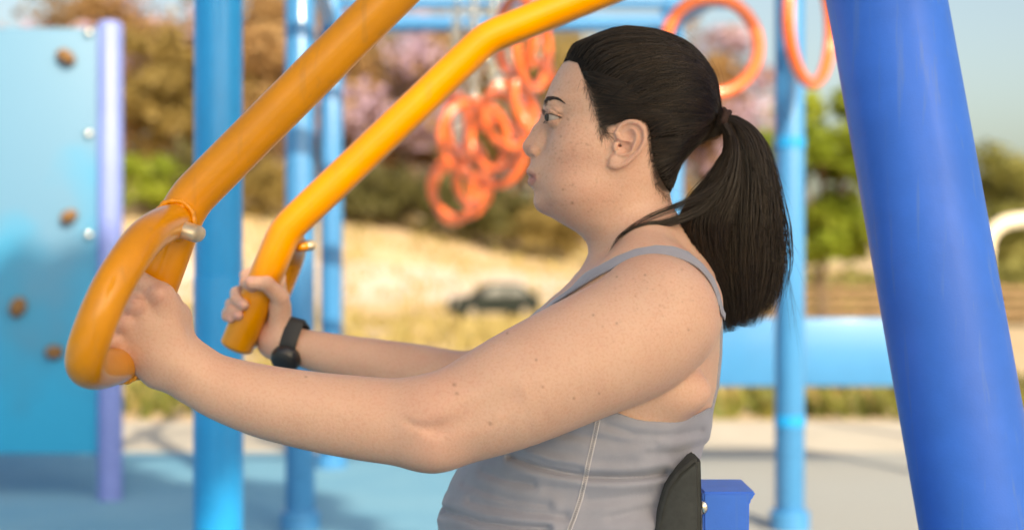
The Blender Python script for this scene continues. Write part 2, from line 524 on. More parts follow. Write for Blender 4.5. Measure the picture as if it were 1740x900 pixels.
for px, Y, H, cr, lm, lab in BUSH:
    t = make_tree('bush', H * 1.1, cr, H, 2400, 0.3 if Y > 90 else .15, M[lm], 0.1, int(px) + 7, clumps=22, trunk_h=.3, loc=ground_pt(px, Y))
    tag(t, lab, 'bush')

# the tree that shades the machine and the woman stands behind the viewer
def shade_tree():
    g = np.random.default_rng(5)
    D = Vector(sdir)
    target = Vector((-0.10, 1.75, 1.12))
    c = target + D * 9.0
    base = Vector((c.x - .5, c.y + .1, 0))
    t = make_tree('shade_tree', c.z + 2.3, 2.05, 4.6, 15000, 0.17, M['leaf_dark'], 0.2, 77, clumps=80, loc=base)
    # chinks in the foliage let flecks of sun through onto the far arm
    me = [o for o in t.children if o.name.startswith('crown')][0].data
    n = len(me.vertices)
    v = np.empty(n * 3, np.float32); me.vertices.foreach_get('co', v); v = v.reshape(-1, 4, 3)
    cen = v.mean(1); D_ = np.array(D)
    hit = np.zeros(len(cen), bool)
    for (px, py, Y, r) in ((610, 292, 2.0, .05), (560, 340, 2.0, .05), (505, 390, 2.0, .045), (900, 50, 1.99, .08), (960, 22, 1.98, .08)):
        w = cen - np.array(P(px, py, Y))
        hit |= np.linalg.norm(w - (w @ D_)[:, None] * D_, axis=1) < r + .17
    v[hit] = v[hit].mean(1, keepdims=True) * 1.0 + (v[hit] - v[hit].mean(1, keepdims=True)) * .02
    me.vertices.foreach_set('co', v.ravel())
    tag(t, 'broad leafy tree behind the viewer that shades the machine', 'tree')
shade_tree()

# ---------------------------------------------------------------- parked car
def make_car(loc, rz):
    root = empty('parked_car', (0, 0, 0), 'dark green car parked at the foot of the dry slope', 'car')
    M['car'] = mat('dark_car_paint', (0.008, 0.013, 0.011), 0.5, spec=.12)
    M['glass'] = mat('car_glass', (0.05, 0.06, 0.06), 0.2)
    M['tyre'] = mat('tyre_rubber', (0.02, 0.02, 0.02), 0.85)
    lamp = mat('headlight_glass', (0.8, 0.8, 0.75), 0.1)
    L, W = 4.3, 1.78
    side = [(-2.15, .35), (-2.15, .8), (-2.0, .95), (-1.0, 1.04), (-.35, 1.5), (.1, 1.58), (1.2, 1.56), (1.85, 1.12), (2.12, 1.0), (2.15, .4)]
    bm = bmesh.new()
    cols = []
    for y, k in ((-W / 2, .94), (-W / 2 + .12, 1.0), (W / 2 - .12, 1.0), (W / 2, .94)):
        cols.append([bm.verts.new((x * (0.985 if k < 1 else 1), y * (1 if z < 1.05 else .84), .35 + (z - .35) * k)) for x, z in side])
    for a, b in zip(cols[:-1], cols[1:]):
        for i in range(len(side)):
            j = (i + 1) % len(side)
            bm.faces.new((a[i], b[i], b[j], a[j]))
    bm.faces.new(cols[0]); bm.faces.new(cols[-1][::-1])
    bmesh.ops.recalc_face_normals(bm, faces=bm.faces)
    obj('body', bm, M['car'], root, angle=35)
    for s in (-1, 1):
        bm = bmesh.new()
        pts = [(-.8, 1.08), (-.3, 1.44), (.35, 1.48), (.35, 1.08)]
        pts2 = [(.45, 1.08), (.45, 1.48), (1.12, 1.46), (1.6, 1.1)]
        for pp in (pts, pts2):
            v = [bm.verts.new((x, s * (W / 2 * (.995 if z < 1.2 else .868)), z * .975)) for x, z in pp]
            w = [bm.verts.new((x, s * (W / 2 * (.995 if z < 1.2 else .868) - .03), z * .975)) for x, z in pp]
            bm.faces.new(v); bm.faces.new(w[::-1])
            for i in range(4):
                bm.faces.new((v[i], w[i], w[(i + 1) % 4], v[(i + 1) % 4]))
        bmesh.ops.recalc_face_normals(bm, faces=bm.faces)
        obj('side_window', bm, M['glass'], root, smooth=False)
        obj('headlight', box_bm((-2.12, s * .66, .78), (.1, .34, .16), .03), lamp, root)
        for x in (-1.32, 1.34):
            w = obj('wheel', tube_bm([(x, s * (W / 2 - .2), .34), (x, s * (W / 2 + .01), .34)], .34, seg=28), M['tyre'], root, angle=30)
            rim = obj('rim', tube_bm([(x, s * (W / 2), .34), (x, s * (W / 2 + .025), .34)], .21, seg=20), M['steel'], w, angle=30)
    bm = bmesh.new()
    v = [bm.verts.new(p) for p in ((-1.03, -.72, 1.07), (-1.03, .72, 1.07), (-.4, .64, 1.49), (-.4, -.64, 1.49))]
    v2 = [bm.verts.new(q.co + Vector((.06, 0, -.03))) for q in v]
    bm.faces.new(v); bm.faces.new(v2[::-1])
    for i in range(4):
        bm.faces.new((v[i], v2[i], v2[(i + 1) % 4], v[(i + 1) % 4]))
    obj('windscreen', bm, M['glass'], root, smooth=False)
    root.location = loc
    root.rotation_euler = (0, 0, rz)
    root.scale = (1.15, 1.15, 1.34)
cx, cy, cz = ground_pt(838, 80)
make_car((cx, cy, cz + .04), R(18))

# ---------------------------------------------------------------- low fence far right
def far_fence():
    root = empty('rail_fence', ground_pt(1500, 38), 'weathered brown board fence beyond the right gym post', 'fence')
    for i in range(12):
        x = 6.5 + i * 1.1; y = 38 + .02 * i
        z = float(terrain(x, y))
        obj('fence_post', box_bm((x, y, z + .55), (.11, .11, 1.2), .01), M['wood'], root, smooth=False)
    for k in range(4):
        obj('fence_rail', box_bm((12.55, 37.93, float(terrain(12, 38)) + .25 + k * .25), (12.4, .03, .17), .005), M['wood'], root, smooth=False)
far_fence()
# ================================================================ playground frame, rings, climbing wall
def px_ground(px, Y):
    return Vector(((px - 870) / F * Y, Y, 0))

def blue_post(parent, px, Y, top, r=0.057, collars=(), name='post'):
    b = px_ground(px, Y)
    o = obj(name, tube_bm([b + Vector((0, 0, 0.0)), b + Vector((0, 0, top))], r, seg=28, round_cap='flat'), M['sky_blue'], parent, angle=40)
    obj('base_collar', tube_bm([b + Vector((0, 0, .0)), b + Vector((0, 0, .07))], r * 1.35, seg=28), M['sky_blue'], o, angle=40)
    for z in collars:
        obj('clamp_collar', tube_bm([b + Vector((0, 0, z - .02)), b + Vector((0, 0, z + .02))], r * 1.06, seg=28), M['pole_blue'], o, angle=40)
    return o

gym = empty('ring_frame', px_ground(910, 6.3), 'light blue tubular climbing frame that carries the orange rings', 'climbing frame')
NY, FY, BEAM = 5.5, 7.2, 2.24
PN = [px_ground(510, NY), px_ground(1342, NY)]
PF = [px_ground(563, FY), px_ground(1142, FY)]
blue_post(gym, 510, NY, BEAM + .12)
blue_post(gym, 1342, NY, BEAM + .12, collars=(1.49, .42))
blue_post(gym, 563, FY, BEAM + .12)
blue_post(gym, 1142, FY, BEAM + .12)
def beam(a, b, r=.04, m='sky_blue', name='beam', parent=None, z=BEAM):
    a, b = Vector((a[0], a[1], z)), Vector((b[0], b[1], z))
    return obj(name, tube_bm([a, b], r, seg=20), M[m], parent or gym, angle=40)
beam(PF[0], PF[1])
beam(PN[0], PN[1])
beam(PN[0], PF[0]); beam(PN[1], PF[1])
beam((PN[0].x, 4.4), (PN[0].x, NY)); beam((PN[1].x, 4.4), (PN[1].x, NY)); beam((PN[0].x, 4.4), (PN[1].x, 4.4))
for y in (5.0, 6.1, 6.65):
    beam((PN[0].x + .02, y), (PN[1].x - .02, y), .022, name='rung')

RINGS = [  # px, py, Y, outer radius px, yaw, pitch, label
    (1210, 78, 4.9, 92, 8, 0, 'largest orange ring, hanging above the ponytail'),
    (1376, 40, 5.05, 112, 58, 4, 'orange ring hanging against the right gym post'),
    (782, 318, 6.65, 58, 10, 4, 'lowest orange ring of the hanging cluster'),
    (800, 296, 6.5, 60, 62, -14, 'edge turned orange ring just above the lowest ring'),
    (806, 236, 6.1, 70, 26, 10, 'wide orange ring in the middle of the hanging cluster'),
    (866, 196, 6.1, 62, 40, 20, 'orange ring of the cluster nearest to the nose of the woman'),
    (846, 226, 5.8, 72, -42, -12, 'tilted orange ring crossing the cluster beside the face'),
    (904, 82, 5.0, 78, 66, 10, 'narrow turned orange ring under the upper end of the far press arm'),
    (876, 60, 5.0, 74, -62, 0, 'edge turned orange ring highest in the hanging cluster'),
    (770, 330, 6.9, 54, 48, 8, 'lowest turned orange ring of the cluster, at its left edge'),
    (838, 262, 6.4, 62, -20, -18, 'tilted orange ring low in the cluster on the face side'),
    (778, 212, 6.3, 58, 72, 6, 'edge turned orange ring at the upper left of the cluster'),
    (912, 168, 5.6, 70, 52, -8, 'orange ring half hidden by the nose and forehead'),
]
def chain_bm(a, b, link_l=.046, w=.013, wire=.0054):
    bm = bmesh.new()
    a, b = Vector(a), Vector(b)
    n = max(2, int((b - a).length / (link_l * .78)))
    ax = (b - a).normalized()
    q = Vector((0, 0, 1)).rotation_difference(ax)
    for i in range(n):
        c = a.lerp(b, (i + .5) / n)
        pts = []
        for k in range(12):
            t = 2 * math.pi * k / 12
            p = Vector((math.cos(t) * w, 0, math.sin(t) * link_l * .5))
            if i % 2: p = Vector((0, p.x, p.z))
            pts.append(c + q @ p)
        add_tube(bm, pts, wire, seg=6, closed=True)
    return bm
for px, py, Y, rp, yaw, pitch, lab in RINGS:
    c = P(px, py, Y)
    r_out = rp / F * Y
    tr = .0195 * (1.12 if rp > 85 else 1.0)
    root = empty('hanging_ring', c, lab, 'ring', 'orange rings on chains')
    rot = Matrix.Rotation(R(yaw), 3, 'Z') @ Matrix.Rotation(R(pitch), 3, 'Y')
    pts = [c + rot @ Vector((math.cos(t) * (r_out - tr), 0, math.sin(t) * (r_out - tr))) for t in np.linspace(0, 2 * math.pi, 48, endpoint=False)]
    obj('ring', tube_bm(pts, tr, seg=16, closed=True), M['orange'], root)
    top = max(pts, key=lambda p: p.z)
    obj('chain', chain_bm(top + Vector((0, 0, -.01)), Vector((top.x, top.y, max(BEAM - .03, top.z + .1)))), M['steel'], root)

# climbing wall at the left
def climbing_wall():
    m = bpy.data.materials.new('mottled_blue_panel'); m.use_nodes = True
    nt = m.node_tree; b = nt.nodes['Principled BSDF']
    tc = nt.nodes.new('ShaderNodeTexCoord')
    n = nt.nodes.new('ShaderNodeTexNoise'); n.inputs['Scale'].default_value = 1.7; n.inputs['Detail'].default_value = 3
    nt.links.new(tc.outputs['Object'], n.inputs['Vector'])
    sep = nt.nodes.new('ShaderNodeSeparateXYZ'); nt.links.new(tc.outputs['Object'], sep.inputs[0])
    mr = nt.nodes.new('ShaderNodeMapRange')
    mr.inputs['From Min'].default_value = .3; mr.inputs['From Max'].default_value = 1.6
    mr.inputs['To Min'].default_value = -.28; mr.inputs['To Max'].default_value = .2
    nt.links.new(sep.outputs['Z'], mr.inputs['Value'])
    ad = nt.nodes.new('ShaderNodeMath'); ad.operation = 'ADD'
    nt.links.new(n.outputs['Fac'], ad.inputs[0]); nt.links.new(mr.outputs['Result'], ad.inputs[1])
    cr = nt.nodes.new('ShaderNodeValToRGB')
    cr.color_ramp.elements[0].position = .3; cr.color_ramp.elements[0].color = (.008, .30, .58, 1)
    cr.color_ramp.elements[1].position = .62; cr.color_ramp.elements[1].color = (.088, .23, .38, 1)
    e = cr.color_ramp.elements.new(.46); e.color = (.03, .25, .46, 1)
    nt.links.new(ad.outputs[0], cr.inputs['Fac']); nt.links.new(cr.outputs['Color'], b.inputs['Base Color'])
    b.inputs['Roughness'].default_value = .45
    Y = 6.2
    root = empty('climbing_wall', px_ground(60, Y), 'mottled light blue climbing wall panel with brown holds', 'climbing wall')
    x0, x1 = P(-420, 0, Y).x, P(168, 0, Y).x
    z0, z1 = P(0, 770, Y).z, P(0, 48, Y).z
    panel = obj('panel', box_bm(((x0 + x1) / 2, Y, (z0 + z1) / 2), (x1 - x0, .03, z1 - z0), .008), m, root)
    for px in (187, -440):
        bb = px_ground(px, Y)
        obj('post', tube_bm([bb, bb + Vector((0, 0, P(0, 42, Y).z))], .054, seg=28, round_cap='flat'), M['lilac'], root, angle=40)
    for px, py in ((150, 56), (150, 228), (150, 400)):
        p = P(px, py, Y - .02)
        bm = bmesh.new(); add_ball(bm, p, (.02, .012, .02))
        obj('rivet', bm, M['steel'], root)
    for i, (px, py, sx, sz, a) in enumerate(((112, 97, .045, .03, 35), (117, 368, .04, .028, -30), (30, 522, .036, .045, 25), (92, 598, .04, .03, 0), (-90, 240, .04, .03, 10))):
        bm = bmesh.new()
        add_ball(bm, P(px, py, Y - .03), (sx, .035, sz), Matrix.Rotation(R(a), 3, 'Y'), jitter=.003, seed=i)
        obj('hold', bm, M['hold'], root)
climbing_wall()

# thick blue pole in the middle distance
pb = px_ground(371, 3.4)
tp = empty('thick_pole', pb, 'thick bright blue pole behind the two hands', 'pole')
obj('shaft', tube_bm([pb, pb + Vector((0, 0, 2.6))], .0575, seg=36, round_cap='flat'), M['pole_blue'], tp, angle=40)
obj('sleeve', tube_bm([pb, pb + Vector((0, 0, P(0, 470, 3.4).z))], .0592, seg=36), M['pole_blue'], tp, angle=40)
obj('base_flange', tube_bm([pb, pb + Vector((0, 0, .03))], .12, seg=36), M['pole_blue'], tp, angle=40)

# low blue board behind the woman
def low_board():
    Y = 6.9
    a, b = P(1130, 540, Y), P(1600, 656, Y)
    root = empty('barrier_board', (a.x, Y, 0), 'low wide light blue board on legs behind the right gym post', 'board')
    obj('board', box_bm(((a.x + b.x) / 2, Y, (a.z + b.z) / 2), (b.x - a.x, .05, a.z - b.z), .012), M['sky_blue'], root)
    for x in (a.x + .12, b.x - .08):
        obj('leg', tube_bm([(x, Y + .06, 0), (x, Y + .06, a.z - .02)], .03, seg=16), M['sky_blue'], root, angle=40)
low_board()

# cream arch at the right edge
def cream_arch():
    Y = 7.9
    a = P(1676, 420, Y)
    root = empty('arch_rail', (a.x, Y, 0), 'cream painted tube arch at the right edge', 'rail')
    pts = [(a.x - .01, Y, 0), (a.x, Y, .7), (a.x, Y, 1.09), (a.x + .05, Y, 1.22), (a.x + .19, Y, 1.27), (a.x + .5, Y, 1.27), (a.x + .62, Y, 1.21), (a.x + .66, Y, 1.05), (a.x + .66, Y, .5), (a.x + .66, Y, 0)]
    obj('tube', tube_bm(smooth_path(pts, 8), 0.042, seg=18), M['cream'], root)
cream_arch()
# ================================================================ the chest press machine
YN, YFAR = 1.50, 2.00
mach = empty('press_machine', P(1650, 1200, 1.72), 'outdoor chest press machine with amber arms and royal blue post', 'exercise machine')

# leaning royal blue post
def leaning_post():
    Yt, Yb = 1.76, 1.69
    t0 = P(1506, 0, Yt); b0 = P(1668, 900, Yb)
    d = (t0 - b0)
    top = b0 + d * 1.75
    k = (b0.z - 0.0) / d.z
    bot = b0 - d * k
    o = obj('main_post', tube_bm([bot, top], .0715, seg=64, round_cap='flat'), M['royal'], mach, angle=40)
    obj('base_plate', box_bm(bot + Vector((0, 0, .01)), (.26, .26, .02), .004), M['royal'], o, angle=40)
    return top
post_top = leaning_post()

def press_arm(Y, out):
    """One bent arm with its D shaped grip guard; out = -1 towards the camera side, +1 away."""
    k = YFAR / Y * 1.0
    def q(px, py):      # points measured on the far arm, at its distance
        p = P(px, py, YFAR)
        return Vector((p.x, Y, p.z))
    path = [q(400, 592), q(486, 385), q(828, 58), q(1090, -58), q(1330, -150)]
    return path

def build_arm(Y, out, pts, loop, hinge, lab_):
    path = fillet_path(pts, [.09, .10, .09])
    arm = obj('press_arm', tube_bm(path, .0235, seg=40, round_cap='flat'), M['yellow'], mach, angle=50)
    arm['label'] = lab_
    bar_end, bar_top = Vector(pts[0]), Vector(loop[0])
    ax = Vector(loop[1]) - bar_top
    O = Vector((0, out, 0))
    lp = [bar_top + ax * t + O * d for t, d in ((-.02, .0), (.015, .05), (.12, .112), (.34, .155), (.56, .172), (.79, .172), (.92, .155), (.975, .11), (.98, .05), (.965, .0))]
    if out > 0:
        lp = [bar_top + ax * t + O * d for t, d in ((-.03, .0), (-.035, .06), (-.01, .125), (.12, .168), (.34, .18), (.58, .18), (.79, .172), (.92, .155), (.975, .11), (.98, .05), (.965, .0))]
    g = obj('grip_guard', tube_bm(smooth_path(lp, 10), .0188, seg=32, round_cap='flat'), M['yellow'], arm, angle=60)
    for cpt in (lp[0], lp[-1]):
        cc = cpt + O * .0215
        e1, e2 = ax.normalized(), ax.normalized().cross(O)
        rn = random.Random(4)
        ring = [cc + (e1 * math.cos(t) + e2 * math.sin(t)) * (.0200 + rn.uniform(-.0005, .0005)) for t in np.linspace(0, 2 * math.pi, 44, endpoint=False)]
        obj('weld_bead', tube_bm(ring, [.0030 + .0007 * math.sin(i * 2.1) for i in range(44)], seg=10, closed=True), M['yellow'], arm)
    return arm

# far arm, traced from the photograph
far_pts = [P(402, 588, YFAR), P(484, 392, YFAR), P(826, 66, YFAR), P(1090, -42, YFAR), P(1420, -210, 1.95)]
near_pts = [P(212, 628, YN), P(316, 345, YN), P(765, -105, YN), P(1090, -250, YN), P(1480, -400, 1.6)]
armN = build_arm(YN, -1, near_pts, (P(303, 380, YN), P(214, 622, YN)), None, 'amber press arm nearest the camera with its guard loop')
armF = build_arm(YFAR, 1, far_pts, (P(474, 412, YFAR), P(404, 580, YFAR)), None, 'amber press arm on the far side, held by the hand with the watch')
# worn bare metal end of the guard tube where it is welded to the arm
def weld_stub(px, py, Y, d, arm, r=.0165):
    a = P(px, py, Y)
    bm = tube_bm([a, a + Vector(d)], r, seg=24, round_cap='flat', scale=(.5, 1.0))
    obj('tube_end', bm, M['yellow'], arm, angle=40)
    e = a + Vector(d)
    bm = tube_bm([e - Vector(d) * .45, e + Vector(d) * .02], r * 1.04, seg=24, round_cap='flat', scale=(.5, 1.0))
    obj('worn_cap', bm, M['worn'], arm, angle=40)
M['worn'] = mat('worn_metal', (0.72, 0.60, 0.42), 0.35, metal=.5, noise=(60, .25))
weld_stub(276, 379, YN - .036, (.036, -.006, -.011), armN, .0175)
weld_stub(506, 420, YFAR + .03, (.016, .01, .003), armF, .016)

# overhead hub the arms hang from, outside the picture
hubA, hubB = near_pts[-1], far_pts[-1]
obj('pivot_bar', tube_bm([hubA + Vector((0, -.05, 0)), hubB + Vector((0, .05, 0))], .03, seg=24), M['royal'], mach, angle=40)
obj('top_beam', tube_bm([(hubA + hubB) / 2, post_top], .05, seg=24), M['royal'], mach, angle=40)

# backrest and its bracket
def backrest():
    Y = 1.575
    out = [(1191, 776), (1176, 781), (1152, 800), (1133, 826), (1122, 860), (1112, 905), (1100, 1010), (1096, 1060), (1190, 1060), (1193, 1010), (1193, 900), (1192, 820)]
    s = Y / F
    bm = bmesh.new()
    W = .178
    cols = []
    ys = [-1, -.985, -.95, -.5, 0, .5, .95, .985, 1]
    for t in ys:
        k = 1 - abs(t) ** 4 * .35
        cx_ = 1160; czz = 920
        ring = []
        for px, py in out:
            p = P(px, py, Y)
            c = P(1172, 930, Y)
            sh = 1 - (.035 if abs(t) == 1 else .010 if abs(t) > .97 else 0)
            ring.append(bm.verts.new((c.x + (p.x - c.x) * (1 - (.12 if abs(t) == 1 else .035 if abs(t) > .97 else 0)), 1.752 + t * W, c.z + (p.z - c.z) * sh)))
        cols.append(ring)
    n = len(out)
    for a, b in zip(cols[:-1], cols[1:]):
        for i in range(n):
            bm.faces.new((a[i], b[i], b[(i + 1) % n], a[(i + 1) % n]))
    bm.faces.new(cols[0]); bm.faces.new(cols[-1][::-1])
    bmesh.ops.recalc_face_normals(bm, faces=bm.faces)
    bmesh.ops.bevel(bm, geom=[e for e in bm.edges if e.is_manifold and e.calc_face_angle(0) > .5], offset=.004, segments=2, affect='EDGES')
    pad = obj('backrest', bm, M['black_pad'], mach, angle=45)
    return pad
pad = backrest()
def bracket():
    # formed sheet box behind the pad: top plate with a turned lip
    Yn, Yf = 1.665, 1.765
    a = P(1193, 835, Yn); b = P(1284, 846, Yn)
    bm = bmesh.new()
    z1 = a.z; zb = z1 - .34
    xs = (a.x + .001, b.x - .004)
    prof = [(xs[0], zb), (xs[1] - .007, zb), (xs[1] - .003, z1 - .012), (xs[1] + .003, z1 - .005), (xs[1] + .005, z1), (xs[0], z1)]
    fr = [bm.verts.new((x, Yn, z)) for x, z in prof]
    bk = [bm.verts.new((x, Yf, z)) for x, z in prof]
    n = len(prof)
    bm.faces.new(fr); bm.faces.new(bk[::-1])
    for i in range(n):
        bm.faces.new((fr[i], bk[i], bk[(i + 1) % n], fr[(i + 1) % n]))
    bmesh.ops.recalc_face_normals(bm, faces=bm.faces)
    bmesh.ops.bevel(bm, geom=list(bm.edges), offset=.0025, segments=2, affect='EDGES')
    br = obj('seat_bracket', bm, M['royal'], mach, angle=40)
    bm = bmesh.new()
    add_ball(bm, P(1195, 862, Yn - .002), (.006, .004, .008))
    obj('bolt', bm, M['steel'], br)
    # upright of the seat and its arm back to the main post
    obj('seat_post', tube_bm([(P(1230, 0, 1.73).x, 1.73, 0), (P(1230, 0, 1.73).x, 1.73, zb + .02)], .04, seg=24), M['royal'], mach, angle=40)
    obj('seat', box_bm((P(1010, 0, 1.75).x, 1.75, .425), (.40, .36, .05), .018, seg=3), M['black_pad'], mach, angle=40)
    obj('seat_arm', box_bm((P(1130, 0, 1.75).x, 1.75, .38), (.36, .06, .04), .006), M['royal'], mach, angle=40)
bracket()
# ================================================================ the seated woman
YM = 1.75                        # her middle plane
S0 = YM / F
f32 = np.float32

def PV(px, py, Y):
    p = P(px, py, Y)
    return np.array([p.x, p.y, p.z], f32)

def hx(u): return (u - 870) * S0
def hz(v): return CAM_H - (v - 450) * S0

def smin(a, b, k):
    h = np.maximum(k - np.abs(a - b), 0) / k
    return np.minimum(a, b) - h * h * k * 0.25
def smax(a, b, k): return -smin(-a, -b, k)

def rcone(p, a, b, ra, rb):
    a = np.asarray(a, f32); b = np.asarray(b, f32)
    ba = b - a
    h = np.clip(((p - a) @ ba) / float(ba @ ba), 0, 1)
    q = p - a - h[:, None] * ba
    return np.sqrt(np.einsum('ij,ij->i', q, q)) - (ra + (rb - ra) * h)

def ell(p, c, r, rot=None):
    q = p - np.asarray(c, f32)
    if rot is not None: q = q @ np.asarray(rot, f32)
    r = np.asarray(r, f32)
    k0 = np.sqrt(((q / r) ** 2).sum(1)) + 1e-9
    k1 = np.sqrt(((q / (r * r)) ** 2).sum(1)) + 1e-9
    return k0 * (k0 - 1) / k1

def chain(p, pts, k=None):
    """pts: (point, radius) list; limbs that taper from joint to joint."""
    d = None
    for (a, ra), (b, rb) in zip(pts[:-1], pts[1:]):
        e = rcone(p, a, b, ra, rb)
        d = e if d is None else (np.minimum(d, e) if k is None else smin(d, e, k))
    return d

def table(rows):
    """rows of (v, a, b, ...): smooth curves over the photo's rows."""
    rows = np.array(rows, float)
    v = np.arange(rows[0, 0], rows[-1, 0] + 1)
    out = []
    for c in range(1, rows.shape[1]):
        y = np.interp(v, rows[:, 0], rows[:, c])
        k = np.exp(-0.5 * (np.arange(-9, 10) / 3.5) ** 2); k /= k.sum()
        y = np.convolve(np.pad(y, 9, mode='edge'), k, mode='valid')
        out.append(y)
    return v, out

def poly2d(x, y, poly):
    poly = np.asarray(poly, f32)
    d = np.full(x.shape, 1e9, f32); s = np.ones(x.shape, f32)
    n = len(poly)
    for i in range(n):
        ax, ay = poly[i]; bx, by = poly[i - 1]
        ex, ey = bx - ax, by - ay
        wx, wy = x - ax, y - ay
        t = np.clip((wx * ex + wy * ey) / (ex * ex + ey * ey + 1e-9), 0, 1)
        d = np.minimum(d, (wx - ex * t) ** 2 + (wy - ey * t) ** 2)
        c1, c2, c3 = y >= ay, y < by, ex * wy > ey * wx
        s = np.where((c1 & c2 & c3) | (~c1 & ~c2 & ~c3), -s, s)
    return s * np.sqrt(d)

def polyline2d(x, y, pl):
    d = np.full(x.shape, 1e9, f32)
    for (ax, ay), (bx, by) in zip(pl[:-1], pl[1:]):
        ex, ey = bx - ax, by - ay
        t = np.clip(((x - ax) * ex + (y - ay) * ey) / (ex * ex + ey * ey), 0, 1)
        d = np.minimum(d, (x - ax - ex * t) ** 2 + (y - ay - ey * t) ** 2)
    return np.sqrt(d)

def near_px(p):
    """where the near half (or the mirrored far half) falls in the photograph's rows and columns"""
    yy = YM - np.abs(p[:, 1] - YM)
    return 870 + p[:, 0] * F / yy, 450 - (p[:, 2] - CAM_H) * F / yy

# ---- face and neck: lofted from the profile
FACE = table([  # v, front, back, widest column, half width mm, exponent
    (88, 975, 1120, 1060, 48, 2.2), (105, 960, 1130, 1060, 57, 2.3), (120, 949, 1135, 1058, 62, 2.35), (140, 937.5, 1138, 1055, 65.5, 2.4), (160, 928.5, 1138, 1052, 67.5, 2.45),
    (176, 924, 1138, 1050, 68, 2.5), (190, 929, 1138, 1050, 67, 2.5), (203, 934, 1138, 1050, 66.5, 2.45), (220, 932, 1138, 1050, 67.5, 2.35),
    (240, 925, 1138, 1050, 68.5, 2.25), (256, 917, 1138, 1050, 68.5, 2.15), (270, 908, 1138, 1052, 68, 2.1), (285, 904, 1138, 1052, 67.5, 2.05), (300, 905, 1138, 1052, 66.5, 2.0),
    (314, 907, 1138, 1050, 65, 2.0), (327, 911, 1138, 1046, 63.5, 2.0), (340, 911, 1140, 1046, 62.5, 2.0), (350, 913.5, 1143, 1048, 61, 1.95), (357, 919, 1146, 1050, 60.5, 1.95),
    (364, 929, 1150, 1054, 60, 1.95), (371, 940, 1153, 1058, 59.5, 1.95), (380, 954, 1158, 1064, 59.5, 2.0), (389, 971, 1164, 1070, 60, 2.0), (399, 986, 1170, 1076, 61, 2.05),
    (410, 996, 1176, 1082, 63, 2.1), (425, 1000, 1186, 1088, 66, 2.1), (445, 999, 1196, 1094, 72, 2.1), (470, 992, 1206, 1100, 80, 2.1), (520, 975, 1210, 1100, 90, 2.1)])

def loft(p, T):
    v0, (uf, ub, um, w, n) = T
    v = 450 - (p[:, 2] - CAM_H) / S0
    vi = np.clip(v, v0[0], v0[-1])
    g = lambda c: np.interp(vi, v0, c).astype(f32)
    f_, b_, m_, n_ = hx(g(uf)), hx(g(ub)), hx(g(um)), g(n)
    w_ = g(w) * 0.001
    x = p[:, 0]; y = np.abs(p[:, 1] - YM)
    L = np.where(x < m_, m_ - f_, b_ - m_)
    q = (np.abs(x - m_) / L) ** n_ + (y / w_) ** n_
    q = np.maximum(q, 1e-8) ** (1 / n_)
    # divide by the slope, so that the value is close to a true distance
    gx_ = (np.abs(x - m_) / L) ** (n_ - 1) / L
    gy_ = (y / w_) ** (n_ - 1) / w_
    slope = np.sqrt(gx_ ** 2 + gy_ ** 2) * q ** (1 - n_) + 1e-6
    d = (q - 1) / np.maximum(slope, 1 / np.maximum(L, w_))
    cap = np.maximum((v0[0] - v) * S0, (v - v0[-1]) * S0)
    return smax(d, cap, 0.012)

def hp(u, v, dy=0.0):
    """head point: profile pixel as seen, at dy metres out from the middle plane"""
    return PV(u, v, YM - dy)

EYE_R = 0.0120
EYE = hp(943.5, 199, 0.0315)
EAR = [(1047, 226), (1056, 213), (1068, 207.5), (1082, 208.5), (1092, 216), (1095.5, 227), (1093, 243), (1085, 257.5), (1072, 271), (1059, 280), (1047, 283.5), (1037, 280.5), (1034, 273), (1037, 263), (1044, 254), (1047, 242)]
def ear_y(u): return 0.0690 + np.clip((u - 1036) / 60, 0, 1.1) * 0.0135

def sym(p):
    q = p.copy()
    q[:, 1] = YM - np.abs(p[:, 1] - YM)      # mirror everything to the near half
    return q

